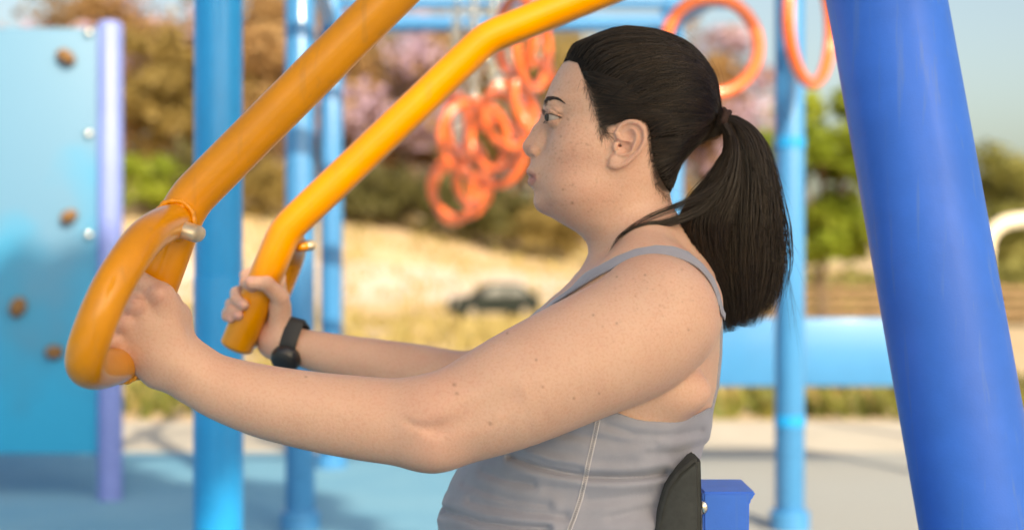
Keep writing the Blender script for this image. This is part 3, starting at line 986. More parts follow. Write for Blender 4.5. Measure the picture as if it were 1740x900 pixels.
def head_sdf(p):
    q = sym(p)
    d = loft(p, FACE)
    d = smin(d, ell(q, (hx(1083), YM, hz(163)), (.0900, .0735, .0775)), .02)
    d = smin(d, ell(q, hp(1000, 252, .036), (.042, .030, .034)), .016)         # cheek
    d = smin(d, ell(q, hp(990, 318, .030), (.040, .032, .028)), .02)           # full lower cheek
    # brow and eye hollow
    d = smin(d, ell(q, hp(941, 178, .022), (.010, .020, .0075)), .010)
    d = smax(d, -ell(q, hp(925, 201, .031), (.016, .016, .0085)), .012)
    d = smax(d, -rcone(q, hp(917, 222, .0195), hp(921, 246, .023), .003, .003), .010)
    # nose
    nose = rcone(q, hp(928.5, 194), hp(914, 222), .0045, .0062)
    nose = smin(nose, rcone(q, hp(914, 222), hp(899, 248.5), .0062, .0082), .006)
    nose = smin(nose, rcone(q, hp(932, 214, .006), hp(914, 252, .0085), .006, .0085), .010)
    nose = smin(nose, rcone(q, hp(899, 259.5), hp(908, 266), .0040, .0045), .005)
    d = smin(d, nose, .007)
    d = smin(d, ell(q, hp(908.5, 256.8, .0128), (.0076, .0054, .0068)), .0018)
    d = smax(d, -chain(q, [(hp(908, 246.5, .0165), .0010), (hp(915, 249.5, .0185), .0013), (hp(918.5, 257, .0185), .0013), (hp(915.5, 265, .0165), .0010)]), .0030)
    # mouth
    d = smin(d, ell(q, hp(922, 296), (.0165, .024, .021)), .010)
    up = rcone(q, hp(901.5, 291.5), hp(903.5, 292, .0085), .0050, .0046)
    up = smin(up, rcone(q, hp(903.5, 292, .0085), hp(914, 300.5, .0205), .0046, .0022), .003)
    lo = rcone(q, hp(904.8, 309), hp(906.5, 308, .008), .0055, .0050)
    lo = smin(lo, rcone(q, hp(906.5, 308, .008), hp(914, 302.5, .0195), .0050, .0020), .003)
    d = smin(d, up, .0045); d = smin(d, lo, .0045)
    d = smax(d, -chain(q, [(hp(893, 300.2), .0036), (hp(897.5, 300.4, .008), .0028), (hp(905.5, 300.8, .0155), .0019), (hp(912.5, 301.6, .0205), .0010)]), .0016)
    d = smin(d, ell(q, hp(929, 344), (.0140, .018, .0125)), .012)              # chin
    d = smax(d, -rcone(q, hp(896.5, 262.0, .0092), hp(904, 264.0, .0115), .0024, .0030), .0014)  # nostril
    d = smax(d, -ell(q, hp(901, 264.6, .0150), (.0042, .0078, .0023)), .0012)
    # eyelids: a thin ball over the eye, opened by a wedge between the corners
    lid = ell(q, EYE, (EYE_R + .0014,) * 3)
    d = smin(d, lid, .0040)
    d = smin(d, rcone(q, EYE + np.array([-.006, .004, .0115], f32), EYE + np.array([.004, -.010, .0065], f32), .0045, .004), .006)
    oc = EYE + np.array([.0052, -.0112, -.0022], f32)
    ic = EYE + np.array([-.0085, .0095, -.0015], f32)
    Ld = (oc - ic) / np.linalg.norm(oc - ic)
    fw = np.array([-1, -.25, 0], f32); fw -= Ld * (fw @ Ld); fw /= np.linalg.norm(fw)
    upv = np.cross(fw, Ld); upv *= np.sign(upv[2])
    a = (q - oc) @ fw; b = (q - oc) @ upv
    wedge = np.maximum(np.maximum(b - (.0002 + .43 * a), -b - (.0003 + .34 * a)), ell(q, EYE, (EYE_R + .006,) * 3))
    d = smax(d, -wedge, .0012)
    d = smax(d, -chain(q, [(EYE + np.array(o_, f32), .0008) for o_ in ((-.0125, -.002, .0092), (-.009, -.0075, .0094), (-.002, -.0115, .0066), (.006, -.0130, .0016))]), .0022)   # fold of the upper lid
    # ear
    m = (np.abs(p[:, 0] - hx(1058)) < .045) & (np.abs(p[:, 2] - hz(248)) < .045) & (np.abs(p[:, 1] - YM) > .05)
    if m.any():
        e = q[m]; dd = d[m]
        yy = e[:, 1]
        u, v = 870 + e[:, 0] * F / yy, 450 - (e[:, 2] - CAM_H) * F / yy
        out = (YM - yy) - ear_y(u)                   # how far outside the plane of the ear
        pl = poly2d(u.astype(f32), v.astype(f32), EAR) * .00069
        plate = smax(pl + .001, np.abs(out + .001) - .0022, .002)
        ear = plate
        E3 = [hp(a_, b_, ear_y(a_) + .001) for a_, b_ in EAR]
        rad = [.0024, .0029, .0032, .0033, .0034, .0034, .0034, .0032, .0030, .0030, .0030, .0028]
        ear = smin(ear, chain(e, fine(list(zip(E3[:12], rad)), 3)), .0016)
        ear = smin(ear, ell(e, hp(1047, 274, .0725), (.0085, .0036, .0075)), .004)        # lobe
        ear = smin(ear, ell(e, hp(1058, 246, .0640), (.013, .0065, .016)), .004)          # floor of the bowl
        crus = [(1047, 226), (1051, 234), (1060, 239), (1069, 240.5)]
        ear = smin(ear, chain(e, fine([(hp(a_, b_, ear_y(a_) + .0016), r_) for (a_, b_), r_ in zip(crus, (.0026, .0025, .0022, .0014))], 3)), .0018)
        anti = [(1070, 216), (1079, 222), (1083, 232), (1080, 245), (1071, 257), (1059, 263), (1049, 262)]
        ear = smin(ear, chain(e, fine([(hp(a_, b_, ear_y(a_) + .0012), r_) for (a_, b_), r_ in zip(anti, (.0012, .0020, .0025, .0027, .0028, .0027, .0022))], 3)), .002)
        ear = smin(ear, ell(e, hp(1045.5, 249, .0735), (.0038, .0036, .0056)), .003)          # tragus
        ear = smax(ear, -chain(e, fine([(hp(a_, b_, ear_y(a_) + .0032), .0021) for a_, b_ in ((1058, 222), (1066, 215.5), (1078, 215), (1087.5, 224), (1088.5, 240), (1080, 255))], 3)), .0016)
        ear = smax(ear, -ell(e, hp(1067, 229.5, ear_y(1067) + .0028), (.0066, .0040, .0052)), .002)
        ear = smax(ear, -ell(e, hp(1062, 250.5, .0785), (.0082, .0062, .0070)), .002)     # bowl
        ear = smin(ear, smax(pl + .0025, np.abs(out + .0062) - .0026, .002), .0015)
        dd = smin(dd, ear, .0022)
        dd = smax(dd, -rcone(e, hp(1052, 247.5, .0755), hp(1055, 248, .066), .0018, .0016), .002)  # ear canal
        d[m] = dd
    return d

# ---- trunk
TORSO = table([
    (375, 1060, 1140, 1100, 30, 2.0), (415, 1035, 1168, 1100, 58, 2.1), (440, 1003, 1192, 1098, 92, 2.1), (465, 982, 1209, 1090, 128, 2.2), (500, 946, 1214, 1080, 156, 2.3), (550, 893, 1218, 1060, 168, 2.35), (600, 856, 1217, 1045, 172, 2.3),
    (650, 838, 1212, 1035, 175, 2.3), (690, 826, 1203, 1025, 176, 2.25), (715, 818, 1199, 1020, 178, 2.25), (740, 806, 1192, 1010, 178, 2.2), (770, 795, 1180, 1000, 176, 2.2), (790, 787, 1172, 995, 174, 2.2), (812, 774, 1170, 990, 176, 2.2), (832, 765, 1168, 985, 178, 2.2),
    (848, 761, 1184, 980, 183, 2.4), (862, 758, 1186, 980, 184, 2.4), (870, 754, 1186, 980, 185, 2.4), (890, 750, 1186, 980, 187, 2.4), (930, 744, 1190, 985, 192, 2.4), (1000, 745, 1200, 990, 200, 2.4), (1060, 770, 1200, 1000, 202, 2.3), (1100, 800, 1190, 1010, 195, 2.3)])

ARMHOLE = [(870, 575), (908, 544), (942, 517), (985, 489), (1020, 468), (1060, 449), (1090, 439), (1115, 435), (1145, 438), (1170, 446), (1190, 459), (1207, 479), (1217, 500), (1223, 530), (1240, 560), (1250, 600), (1250, 690), (1207, 692), (1180, 705), (1155, 713), (1130, 716), (1100, 715), (1078, 711), (1050, 701), (1010, 690), (960, 690), (900, 650)]
STRAP_TOP = [(920, 527), (940, 508), (962, 487), (985, 467), (1010, 455), (1045, 436), (1080, 422), (1115, 416), (1145, 418), (1170, 427), (1195, 448), (1214, 473), (1224, 500), (1231, 530), (1275, 530), (1275, 250), (880, 250), (880, 520)]
def cloth_cut(p):
    """negative where the tank top covers the trunk"""
    u, v = near_px(p)
    u = u.astype(f32); v = v.astype(f32)
    lat = np.abs(p[:, 1] - YM)
    hole = smax(poly2d(u, v, ARMHOLE) * .00066, (.056 - lat).astype(f32), .006)
    above = poly2d(u, v, STRAP_TOP) * .00066
    vlow = np.where(p[:, 0] < hx(1095), 522 - 40 * (lat / .075) ** 2, 500 - 30 * (lat / .075) ** 2)
    scoop = np.maximum(lat - .072, (CAM_H - (vlow - 450) * S0) - p[:, 2])
    return -np.minimum(np.minimum(hole, above), scoop).astype(f32)

def trunk_core(p):
    d = loft(p, TORSO)
    q = sym(p)
    d = smin(d, ell(q, hp(1104, 516, .105), (.081, .058, .067)), .03)               # shoulder arch under the strap
    d = smin(d, rcone(q, hp(1095, 410, .035), hp(1108, 468, .105), .038, .034), .03)  # trapezius
    d = smin(d, ell(q, hp(905, 668, .075), (.052, .060, .056)), .03)                # bust
    return d

def torso_sdf(p):
    d = trunk_core(p)
    d = d + .009 * np.clip(-cloth_cut(p) / .014 - .15, 0, 1).astype(f32)     # a little slimmer under the cloth
    q = sym(p)
    d = smin(d, ell(q, hp(1118, 664, .147), (.060, .034, .034)), .016)              # flesh below the armpit
    return d

def fine(pts, n=4):
    """more stations along a limb, so that it swells and thins evenly"""
    a = np.array([list(q) + [r] for q, r in pts], float)
    out = []
    m = len(a)
    for i in range(m - 1):
        p1, p2 = a[i], a[i + 1]
        p0 = a[i - 1] if i else 2 * p1 - p2
        p3 = a[i + 2] if i + 2 < m else 2 * p2 - p1
        for k in range(n):
            t = k / n
            out.append(.5 * (2 * p1 + (p2 - p0) * t + (2 * p0 - 5 * p1 + 4 * p2 - p3) * t * t + (3 * p1 - p0 - 3 * p2 + p3) * t ** 3))
    out.append(a[-1])
    return [(o[:3].astype(f32), float(o[3])) for o in out]

# ---- arms
ARM_N = [(PV(1112, 541, 1.588), .0725), (PV(1072, 572, 1.572), .0712), (PV(985, 612, 1.548), .0675), (PV(880, 661, 1.53), .0625), (PV(800, 697, 1.52), .0545), (PV(733, 722, 1.515), .0470)]
FORE_N = [(PV(738, 722, 1.515), .0462), (PV(670, 716, 1.515), .0458), (PV(600, 708, 1.512), .0442), (PV(520, 696, 1.508), .0415), (PV(440, 679, 1.504), .0382), (PV(365, 654, 1.500), .0330), (PV(320, 628, 1.495), .0285)]
ARM_F = [(PV(1105, 540, 1.912), .0735), (PV(985, 600, 1.945), .067), (PV(870, 650, 1.965), .060), (PV(800, 662, 1.975), .049)]
FORE_F = [(PV(800, 660, 1.975), .047), (PV(720, 640, 1.985), .0445), (PV(640, 622, 1.995), .0385), (PV(560, 603, 2.005), .0315), (PV(505, 588, 2.012), .0262), (PV(482, 580, 2.014), .0255)]

ARM_N, FORE_N, ARM_F, FORE_F = fine(ARM_N), fine(FORE_N), fine(ARM_F), fine(FORE_F)
def arm_n(p):
    d = smin(chain(p, ARM_N), chain(p, FORE_N), .016)
    # bend of the elbow
    d = smax(d, -chain(p, [(PV(684, 711, 1.4660), .0012), (PV(704, 722, 1.4645), .0030), (PV(730, 728, 1.4645), .0034), (PV(754, 726, 1.4640), .0024), (PV(778, 716, 1.4630), .0008)]), .008)
    d = smax(d, -chain(p, [(PV(748, 727, 1.4615), .0030), (PV(800, 706, 1.4600), .0030), (PV(862, 676, 1.4600), .0006)]), .024)
    d = smin(d, ell(p, PV(735, 762, 1.500), (.030, .024, .018)), .016)
    d = smin(d, ell(p, PV(735, 688, 1.498), (.034, .022, .020)), .030)
    return d
def arm_f(p):
    return smin(chain(p, ARM_F), chain(p, FORE_F), .016)

# ---- hands
def hand(p, palm, fingers, k=.007, extra=()):
    d = chain(p, palm[0])
    for c in palm[1:]:
        d = smin(d, chain(p, c), .012)
    for c in extra:
        d = smin(d, ell(p, c[0] - np.array([0, .0012, 0], f32), c[1]), .005)
    for c in fingers:
        d = smin(d, chain(p, c, .003), k * .6)
    return d
W_N = [(PV(320, 628, 1.495), .0285), (PV(290, 612, 1.490), .0255)]
PALM_N = [W_N,
    [(PV(296, 600, 1.484), .0215), (PV(270, 503, 1.4625), .0130)],
    [(PV(287, 606, 1.478), .0215), (PV(231, 519, 1.4575), .0128)],
    [(PV(279, 615, 1.479), .0210), (PV(212, 548, 1.4585), .0122)],
    [(PV(268, 628, 1.484), .0190), (PV(193, 579, 1.4625), .0112)],
    [(PV(305, 603, 1.500), .0190), (PV(300, 538, 1.503), .0155)],
    [(PV(276, 508, 1.4680), .0135), (PV(296, 534, 1.488), .0140)],
    [(PV(262, 560, 1.470), .0185), (PV(262, 590, 1.474), .0200)]]
FING_N = [
    [(PV(270, 500, 1.460), .0125), (PV(228, 472, 1.467), .0105), (PV(205, 466, 1.492), .0098), (PV(222, 478, 1.532), .0088), (PV(255, 492, 1.541), .0078)],
    [(PV(231, 517, 1.457), .0122), (PV(199, 505, 1.477), .0102), (PV(196, 508, 1.508), .0095), (PV(222, 520, 1.538), .0086), (PV(246, 528, 1.538), .0078)],
    [(PV(212, 546, 1.458), .0118), (PV(181, 538, 1.477), .0098), (PV(180, 541, 1.508), .0092), (PV(208, 552, 1.538), .0084), (PV(232, 559, 1.538), .0076)],
    [(PV(193, 577, 1.462), .0108), (PV(170, 571, 1.479), .0088), (PV(170, 574, 1.507), .0082), (PV(196, 582, 1.535), .0075), (PV(218, 588, 1.535), .0068)],
    [(PV(301, 540, 1.508), .0145), (PV(288, 512, 1.532), .0118), (PV(266, 488, 1.549), .0102), (PV(244, 478, 1.549), .0086)]]
W_F = [(PV(482, 582, 2.014), .0250), (PV(474, 577, 2.014), .0230)]
PALM_F = [W_F,
    [(PV(478, 566, 2.026), .0165), (PV(470, 470, 2.038), .0118)],
    [(PV(472, 572, 2.030), .0175), (PV(460, 494, 2.041), .0118)],
    [(PV(466, 578, 2.030), .0170), (PV(450, 517, 2.041), .0112)],
    [(PV(460, 584, 2.024), .0165), (PV(440, 541, 2.038), .0102)],
    [(PV(476, 572, 2.006), .0195), (PV(476, 520, 1.994), .0150)],
    [(PV(462, 586, 2.012), .0175), (PV(455, 566, 2.018), .0165)]]
FING_F = [
    [(PV(470, 468, 2.038), .0112), (PV(440, 459, 2.040), .0096), (PV(418, 468, 2.022), .0088), (PV(417, 480, 1.992), .0080), (PV(428, 488, 1.976), .0074)],
    [(PV(460, 493, 2.041), .0112), (PV(418, 491, 2.038), .0098), (PV(402, 498, 2.016), .0090), (PV(402, 509, 1.990), .0083), (PV(414, 518, 1.9725), .0078)],
    [(PV(450, 516, 2.041), .0106), (PV(408, 513, 2.036), .0092), (PV(393, 517, 2.014), .0085), (PV(394, 527, 1.990), .0079), (PV(406, 537, 1.9740), .0074)],
    [(PV(440, 540, 2.037), .0096), (PV(402, 531, 2.032), .0083), (PV(386, 532, 2.012), .0076), (PV(385, 538, 1.993), .0070), (PV(393, 543, 1.9800), .0066)],
    [(PV(476, 524, 1.994), .0145), (PV(476, 505, 1.984), .0125), (PV(453, 482, 1.9665), .0106), (PV(426, 480, 1.9640), .0092)]]

GROUPS = {}
def bbox_of(pts, pad):
    c = np.array([q for q, r in pts]); r = np.array([r for q, r in pts])[:, None]
    return (c - r).min(0) - pad, (c + r).max(0) + pad
allN = [x for c in PALM_N + FING_N for x in c]; allF = [x for c in PALM_F + FING_F for x in c]
GROUPS['torso'] = (torso_sdf, (np.array([hx(735), YM - .27, hz(1110)]), np.array([hx(1245), YM + .27, hz(290)])))
GROUPS['head'] = (head_sdf, (np.array([hx(870), YM - .115, hz(530)]), np.array([hx(1230), YM + .115, hz(40)])))
GROUPS['arm_n'] = (arm_n, bbox_of(ARM_N + FORE_N, .03))
GROUPS['arm_f'] = (arm_f, bbox_of(ARM_F + FORE_F, .03))
KNUCK_N = [(PV(268, 499, 1.4515), (.0085, .0060, .0085)), (PV(231, 518, 1.4485), (.0085, .0062, .0085)), (PV(212, 548, 1.4500), (.008, .0058, .008)), (PV(193, 578, 1.4545), (.0075, .0055, .0075))]
WRIST_N = [[(PV(330, 596, 1.475), .0004), (PV(316, 610, 1.4630), .0004), (PV(298, 622, 1.4610), .0003)],
           [(PV(205, 490, 1.452), .0030), (PV(228, 498, 1.4470), .0020), (PV(242, 505, 1.4470), .0005)], [(PV(180, 523, 1.452), .0030), (PV(203, 529, 1.4475), .0020), (PV(216, 533, 1.4475), .0005)], [(PV(165, 557, 1.455), .0026), (PV(186, 562, 1.4505), .0018), (PV(198, 566, 1.4505), .0004)]]
def hand_n(p):
    d = hand(p, PALM_N, FING_N, extra=KNUCK_N)
    for c in ([(PV(268, 502, 1.4535), .0040), (PV(281, 560, 1.4640), .0030), (PV(290, 595, 1.4640), .0010)], [(PV(231, 520, 1.4500), .0040), (PV(258, 562, 1.4580), .0032), (PV(278, 598, 1.4610), .0010)], [(PV(212, 550, 1.4510), .0038), (PV(240, 582, 1.4590), .0030), (PV(266, 612, 1.4620), .0010)]):
        d = smin(d, chain(p, c), .006)
    for c in WRIST_N:
        d = smax(d, -chain(p, c), .0045)
    return d
GROUPS['hand_n'] = (hand_n, bbox_of(allN, .02))
GROUPS['hand_f'] = (lambda p: hand(p, PALM_F, FING_F), bbox_of(allF, .02))
BLEND = {'torso': .01, 'head': .016, 'arm_n': .0065, 'arm_f': .011, 'hand_n': .014, 'hand_f': .014}

def body_sdf(p):
    p = np.asarray(p, f32)
    out = np.full(len(p), .2, f32)
    for name, (fn, (lo, hi)) in GROUPS.items():
        m = np.all((p > lo) & (p < hi), axis=1)
        if m.any():
            e = fn(p[m]).astype(f32)
            out[m] = smin(out[m], e, BLEND[name])
    return out

def stations(lo, hi, h, zones):
    """grid planes from lo to hi: h apart, closer inside the zones (a, b, step)"""
    out = [lo]
    while out[-1] < hi:
        x = out[-1]; st = h
        for a, b, s_ in zones:
            d = max(a - x, x - b, 0)
            st = min(st, s_ + d * .12)
        out.append(x + st)
    return np.array(out)

def polygonise(fn, lo, hi, h, block=8, slack=1.4, zones=((), (), ())):
    """Sparse surface net of fn = 0: only blocks near the surface are sampled."""
    lo = np.asarray(lo, float); hi = np.asarray(hi, float)
    st = [stations(lo[k], hi[k], h, zones[k]) for k in range(3)]
    nb = np.array([int(np.ceil(len(s_) / block)) + 1 for s_ in st])
    st = [np.concatenate([s_, s_[-1] + h * np.arange(1, 3 * block + 2)]) for s_ in st]
    W = lambda g: np.stack([np.interp(g[..., k], np.arange(len(st[k])), st[k]) for k in range(3)], -1)
    I = np.stack(np.meshgrid(*[np.arange(k) for k in nb], indexing='ij'), -1).reshape(-1, 3)
    ctr = W(I * block + (block - 1) / 2).astype(f32)
    d = np.concatenate([fn(ctr[i:i + 200000]) for i in range(0, len(ctr), 200000)])
    rad = h * block * .5 * 1.732 * slack
    act = I[np.abs(d) < rad]
    oc = np.stack(np.meshgrid(*[np.arange(block + 1)] * 3, indexing='ij'), -1).reshape(-1, 3)
    nC = block + 1
    vid_all, vpos_all, edge_lo, edge_ax, edge_sg = [], [], [], [], []
    big = np.array(nb) * block + 4
    key = lambda ijk: (ijk[..., 0].astype(np.int64) * big[1] + ijk[..., 1]) * big[2] + ijk[..., 2]
    corners = np.array([(a, b, c) for a in (0, 1) for b in (0, 1) for c in (0, 1)])
    ed = [(i, j) for i in range(8) for j in range(i + 1, 8) if np.abs(corners[i] - corners[j]).sum() == 1]
    step = max(1, 1200000 // len(oc))
    for s in range(0, len(act), step):
        A = act[s:s + step]
        g = A[:, None, :] * block + oc[None]
        val = fn(W(g.reshape(-1, 3)).astype(f32)).reshape(len(A), nC, nC, nC)
        cs = np.stack([val[:, a:a + block, b:b + block, c:c + block] for a, b, c in corners], -1)   # B,8,8,8,8
        inside = cs < 0
        mixed = inside.any(-1) & ~inside.all(-1)
        bi, ci, cj, ck = np.nonzero(mixed)
        if not len(bi): continue
        cv = cs[bi, ci, cj, ck]
        pos = np.zeros((len(bi), 3)); cnt = np.zeros(len(bi))
        for i, j in ed:
            cr = (cv[:, i] < 0) != (cv[:, j] < 0)
            t = cv[:, i] / (cv[:, i] - cv[:, j] + 1e-20)
            w = corners[i] + (corners[j] - corners[i]) * t[:, None]
            pos[cr] += w[cr]; cnt[cr] += 1
        cell = A[bi] * block + np.stack([ci, cj, ck], -1)
        vid_all.append(key(cell)); vpos_all.append(W(cell + pos / cnt[:, None]))
        for ax, j in ((0, 4), (1, 2), (2, 1)):
            cr = (cv[:, 0] < 0) != (cv[:, j] < 0)
            edge_lo.append(cell[cr]); edge_ax.append(np.full(cr.sum(), ax)); edge_sg.append(cv[cr, 0] < 0)
    vid = np.concatenate(vid_all); pos = np.concatenate(vpos_all)
    order = np.argsort(vid); vid = vid[order]; pos = pos[order]
    E, A, G = np.concatenate(edge_lo), np.concatenate(edge_ax), np.concatenate(edge_sg)
    quads = []
    for ax in range(3):
        m = A == ax
        e = E[m]; sg = G[m]
        b_, c_ = (ax + 1) % 3, (ax + 2) % 3
        ub = np.zeros(3, int); ub[b_] = 1
        uc = np.zeros(3, int); uc[c_] = 1
        ks = [key(e), key(e - ub), key(e - ub - uc), key(e - uc)]
        ix = [np.clip(np.searchsorted(vid, k), 0, len(vid) - 1) for k in ks]
        ok = np.all([vid[i] == k for i, k in zip(ix, ks)], axis=0)
        q = np.stack(ix, -1)[ok]; sg = sg[ok]
        q[~sg] = q[~sg][:, ::-1]
        quads.append(q)
    quads = np.concatenate(quads)
    used = np.unique(quads)
    remap = np.full(len(pos), -1); remap[used] = np.arange(len(used))
    pos = pos[used].astype(f32); quads = remap[quads]
    for _ in range(2):                                   # settle the points onto the surface
        e = h * .3
        d0 = fn(pos)
        gr = np.stack([fn(pos + np.eye(3, dtype=f32)[k] * e) - d0 for k in range(3)], -1) / e
        g2 = np.maximum((gr ** 2).sum(1), .15)
        pos = pos - np.clip(d0 / g2, -h, h)[:, None] * gr * .8
    # one light relaxation so that shading is even
    acc = np.zeros_like(pos); n = np.zeros(len(pos), f32)
    for k in range(4):
        np.add.at(acc, quads[:, k], pos[quads[:, (k + 1) % 4]]); np.add.at(n, quads[:, k], 1)
        np.add.at(acc, quads[:, k], pos[quads[:, k - 1]]); np.add.at(n, quads[:, k], 1)
    pos = pos * .5 + (acc / n[:, None]) * .5
    return pos, quads

import time as _t
_t0 = _t.time()
BV, BQ = polygonise(body_sdf, (hx(740) - .40, 1.40, hz(1120)), (hx(1250), 2.11, hz(40)), BODY_H, zones=(((hx(885), hx(925), .0009), (hx(925), hx(1108), .0012), (-.47, -.28, .0015)), ((1.42, 1.56, .0017), (1.66, 1.735, .0012)), ((hz(345), hz(165), .0010), (.88, 1.03, .0015))))
def relax(pos, quads, w, n):
    """iron out the skin where w is 1"""
    ea = np.concatenate([quads[:, k] for k in range(4)] + [quads[:, (k + 1) % 4] for k in range(4)])
    eb = np.concatenate([quads[:, (k + 1) % 4] for k in range(4)] + [quads[:, k] for k in range(4)])
    sel = w > 0
    m = sel[ea]; ea, eb = ea[m], eb[m]
    cnt = np.maximum(np.bincount(ea, minlength=len(pos)), 1)
    for _ in range(n):
        avg = np.stack([np.bincount(ea, weights=pos[eb, k], minlength=len(pos)) / cnt for k in range(3)], -1)
        pos = np.where(sel[:, None], pos + (avg - pos) * (w * .7)[:, None], pos).astype(f32)
    return pos
_u, _v = 870 + BV[:, 0] * F / BV[:, 1], 450 - (BV[:, 2] - CAM_H) * F / BV[:, 1]
_w = np.clip((_u - 350) / 40, 0, 1) * np.clip((1090 - _u) / 60, 0, 1) * np.clip((_v - 520) / 30, 0, 1)
_w *= np.clip((np.hypot((_u - 728) / 70, (_v - 725) / 28) - .8) / .5, 0.1, 1) * np.clip((np.hypot((_u - 1090) / 90, (_v - 680) / 50) - .8) / .4, 0, 1)
BV = relax(BV, BQ, _w, 26)
print('body', len(BV), _t.time() - _t0)
person_me = np_mesh('person', BV, BQ)

# ---- skin colour, point by point: lips, flush, lids, nails, the hair roots, freckles, moles
def paint_body():
    p = BV
    n = len(p)
    u, v = near_px(p)
    q = sym(p)
    near = p[:, 1] < YM
    base = np.array([.705, .44, .32]); c = np.tile(base, (n, 1))
    def mix(w, col):
        nonlocal c
        w = np.clip(w, 0, 1)[:, None]
        c = c * (1 - w) + np.array(col) * w
    def blob(cu, cv, ru, rv, col, amt):
        mix(amt * np.exp(-(((u - cu) / ru) ** 2 + ((v - cv) / rv) ** 2)) * head, col)
    head = ((p[:, 2] > hz(400)) & (p[:, 0] < hx(1130)) & (p[:, 0] > hx(870))).astype(float)
    blob(965, 275, 45, 45, (.74, .40, .29), .5)        # cheek
    blob(990, 330, 60, 35, (.72, .40, .29), .4)
    blob(897, 252, 12, 12, (.64, .34, .26), .45)         # tip of the nose
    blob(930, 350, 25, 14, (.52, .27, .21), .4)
    blob(1068, 245, 26, 42, (.68, .35, .26), .5)       # ear
    blob(948, 198, 14, 10, (.50, .27, .21), .35)        # lids
    def w3(pt, r):
        return np.exp(-((q - np.asarray(pt, f32)) ** 2).sum(1) / r ** 2)
    def seg(pts, r, soft):
        d = chain(q, [(a, 0) for a in pts])
        return np.clip((r - d) / soft + .5, 0, 1)
    lipu = seg([hp(899, 292), hp(902, 292.5, .0085), hp(911.5, 300, .0195)], .0050, .0020)
    lipl = seg([hp(901.5, 309.5), hp(905, 308.5, .008), hp(911.5, 302.5, .0185)], .0056, .0020)
    lim = (v > 286.5) & (v < 318)
    lipu *= np.clip((915 - u) / 5, 0, 1); lipl *= np.clip((914 - u) / 5, 0, 1)
    mix(.85 * lipu * lim, (.36, .15, .125)); mix(.82 * lipl * lim, (.54, .23, .20))
    for a, r in ((PV(270, 500, 1.45), .012), (PV(231, 518, 1.447), .011), (PV(212, 547, 1.449), .011), (PV(193, 578, 1.455), .010), (PV(733, 760, 1.475), .03), (PV(740, 690, 1.47), .035), (PV(190, 508, 1.47), .010), (PV(176, 540, 1.47), .010)):
        mix((.5 if r < .02 else .24) * np.exp(-((p - a) ** 2).sum(1) / r ** 2), (.70, .33, .25))
    for a, r in [(f[-1][0], .010) for f in FING_F] + [(f[-2][0], .010) for f in FING_F] + [(PV(452, 575, 2.0), .02)]:
        mix(.55 * np.exp(-((p - a) ** 2).sum(1) / r ** 2), (.66, .31, .24))
    # nails of the hand with the watch
    for f, side in zip(FING_F[1:], ((-.55, -.75, .1), (-.5, -.75, .1), (-.5, -.7, .1), (.1, -.8, .55))):
        t = np.array(f[-1][0]) + np.array(side) * f[-1][1] * 1.0
        mix(.8 * np.clip((.0052 - np.sqrt(((p - t) ** 2).sum(1))) / .0012 + .5, 0, 1), (.72, .42, .36))
    # dark edge of the lids where the lashes grow
    oc = EYE + np.array([.0052, -.0112, -.0022], f32); ic = EYE + np.array([-.0085, .0095, -.0015], f32)
    Ld = (oc - ic) / np.linalg.norm(oc - ic); fw = np.array([-1, -.25, 0], f32); fw -= Ld * (fw @ Ld); fw /= np.linalg.norm(fw)
    upv = np.cross(fw, Ld); upv *= np.sign(upv[2])
    aa, bb = (q - oc) @ fw, (q - oc) @ upv
    shell = (np.linalg.norm(q - EYE, axis=1) < EYE_R + .0035) & (aa > -.0015)
    mix(.85 * shell * np.clip((.0013 - np.abs(bb - (.0002 + .43 * aa) - .0004)) / .0008, 0, 1), (.10, .05, .035))
    mix(.45 * shell * np.clip((.0010 - np.abs(bb + (.0003 + .34 * aa) + .0003)) / .0008, 0, 1), (.25, .12, .09))
    # hair roots darken the scalp
    hr = poly2d(u.astype(f32), v.astype(f32), HAIRLINE)
    mix(np.clip((2 - hr) / 7, 0, 1) * (p[:, 2] > hz(345)) * (p[:, 0] > hx(945)) * .93, (.03, .02, .014))
    # moles
    for mu, mv, r in ((1008, 535, 2), (1048, 549, 2.2), (911, 611, 2.2), (772, 653, 3), (776, 668, 2.6), (833, 719, 2.8), (922, 657, 1.8), (975, 676, 2), (1018, 668, 1.8), (1096, 467, 2), (972.5, 344.7, 2.4), (956.5, 322, 2), (1048, 470, 1.8), (1170, 560, 1.8), (862, 566, 2), (520, 640, 1.8)):
        mix(.58 * near * np.exp(-(((u - mu) ** 2 + (v - mv) ** 2) / r ** 2)), (.20, .09, .05))
    g = np.random.default_rng(3)
    for cu, cv, su, sv, k in ((960, 250, 26, 40, 130), (940, 150, 18, 26, 25), (1130, 500, 60, 40, 110), (1000, 340, 40, 20, 40)):
        for a, b in zip(g.normal(cu, su, k), g.normal(cv, sv, k)):
            s = (np.abs(u - a) < 5) & (np.abs(v - b) < 5) & near
            w = g.uniform(.12, .36) * np.exp(-(((u[s] - a) ** 2 + (v[s] - b) ** 2) / g.uniform(1.0, 1.9) ** 2))[:, None]
            c[s] = c[s] * (1 - w) + np.array([.30, .15, .085]) * w
    at = person_me.attributes.new('skin', 'FLOAT_COLOR', 'POINT')
    at.data.foreach_set('color', np.concatenate([c, np.ones((n, 1))], 1).astype(f32).ravel())

HAIRLINE = [(953, 100), (957, 108), (966, 104), (981, 108), (991, 130), (1001, 150), (1007, 165), (1014, 195), (1021, 219), (1028, 227), (1036, 219), (1047, 215), (1058, 206), (1069, 202), (1084, 203), (1096, 212), (1101, 232), (1104, 255), (1108, 280), (1113, 314), (1124, 327), (1137, 330), (1160, 322), (1182, 300), (1215, 262), (1260, 205), (1240, 120), (1180, 60), (1060, 20), (960, 60)]
paint_body()

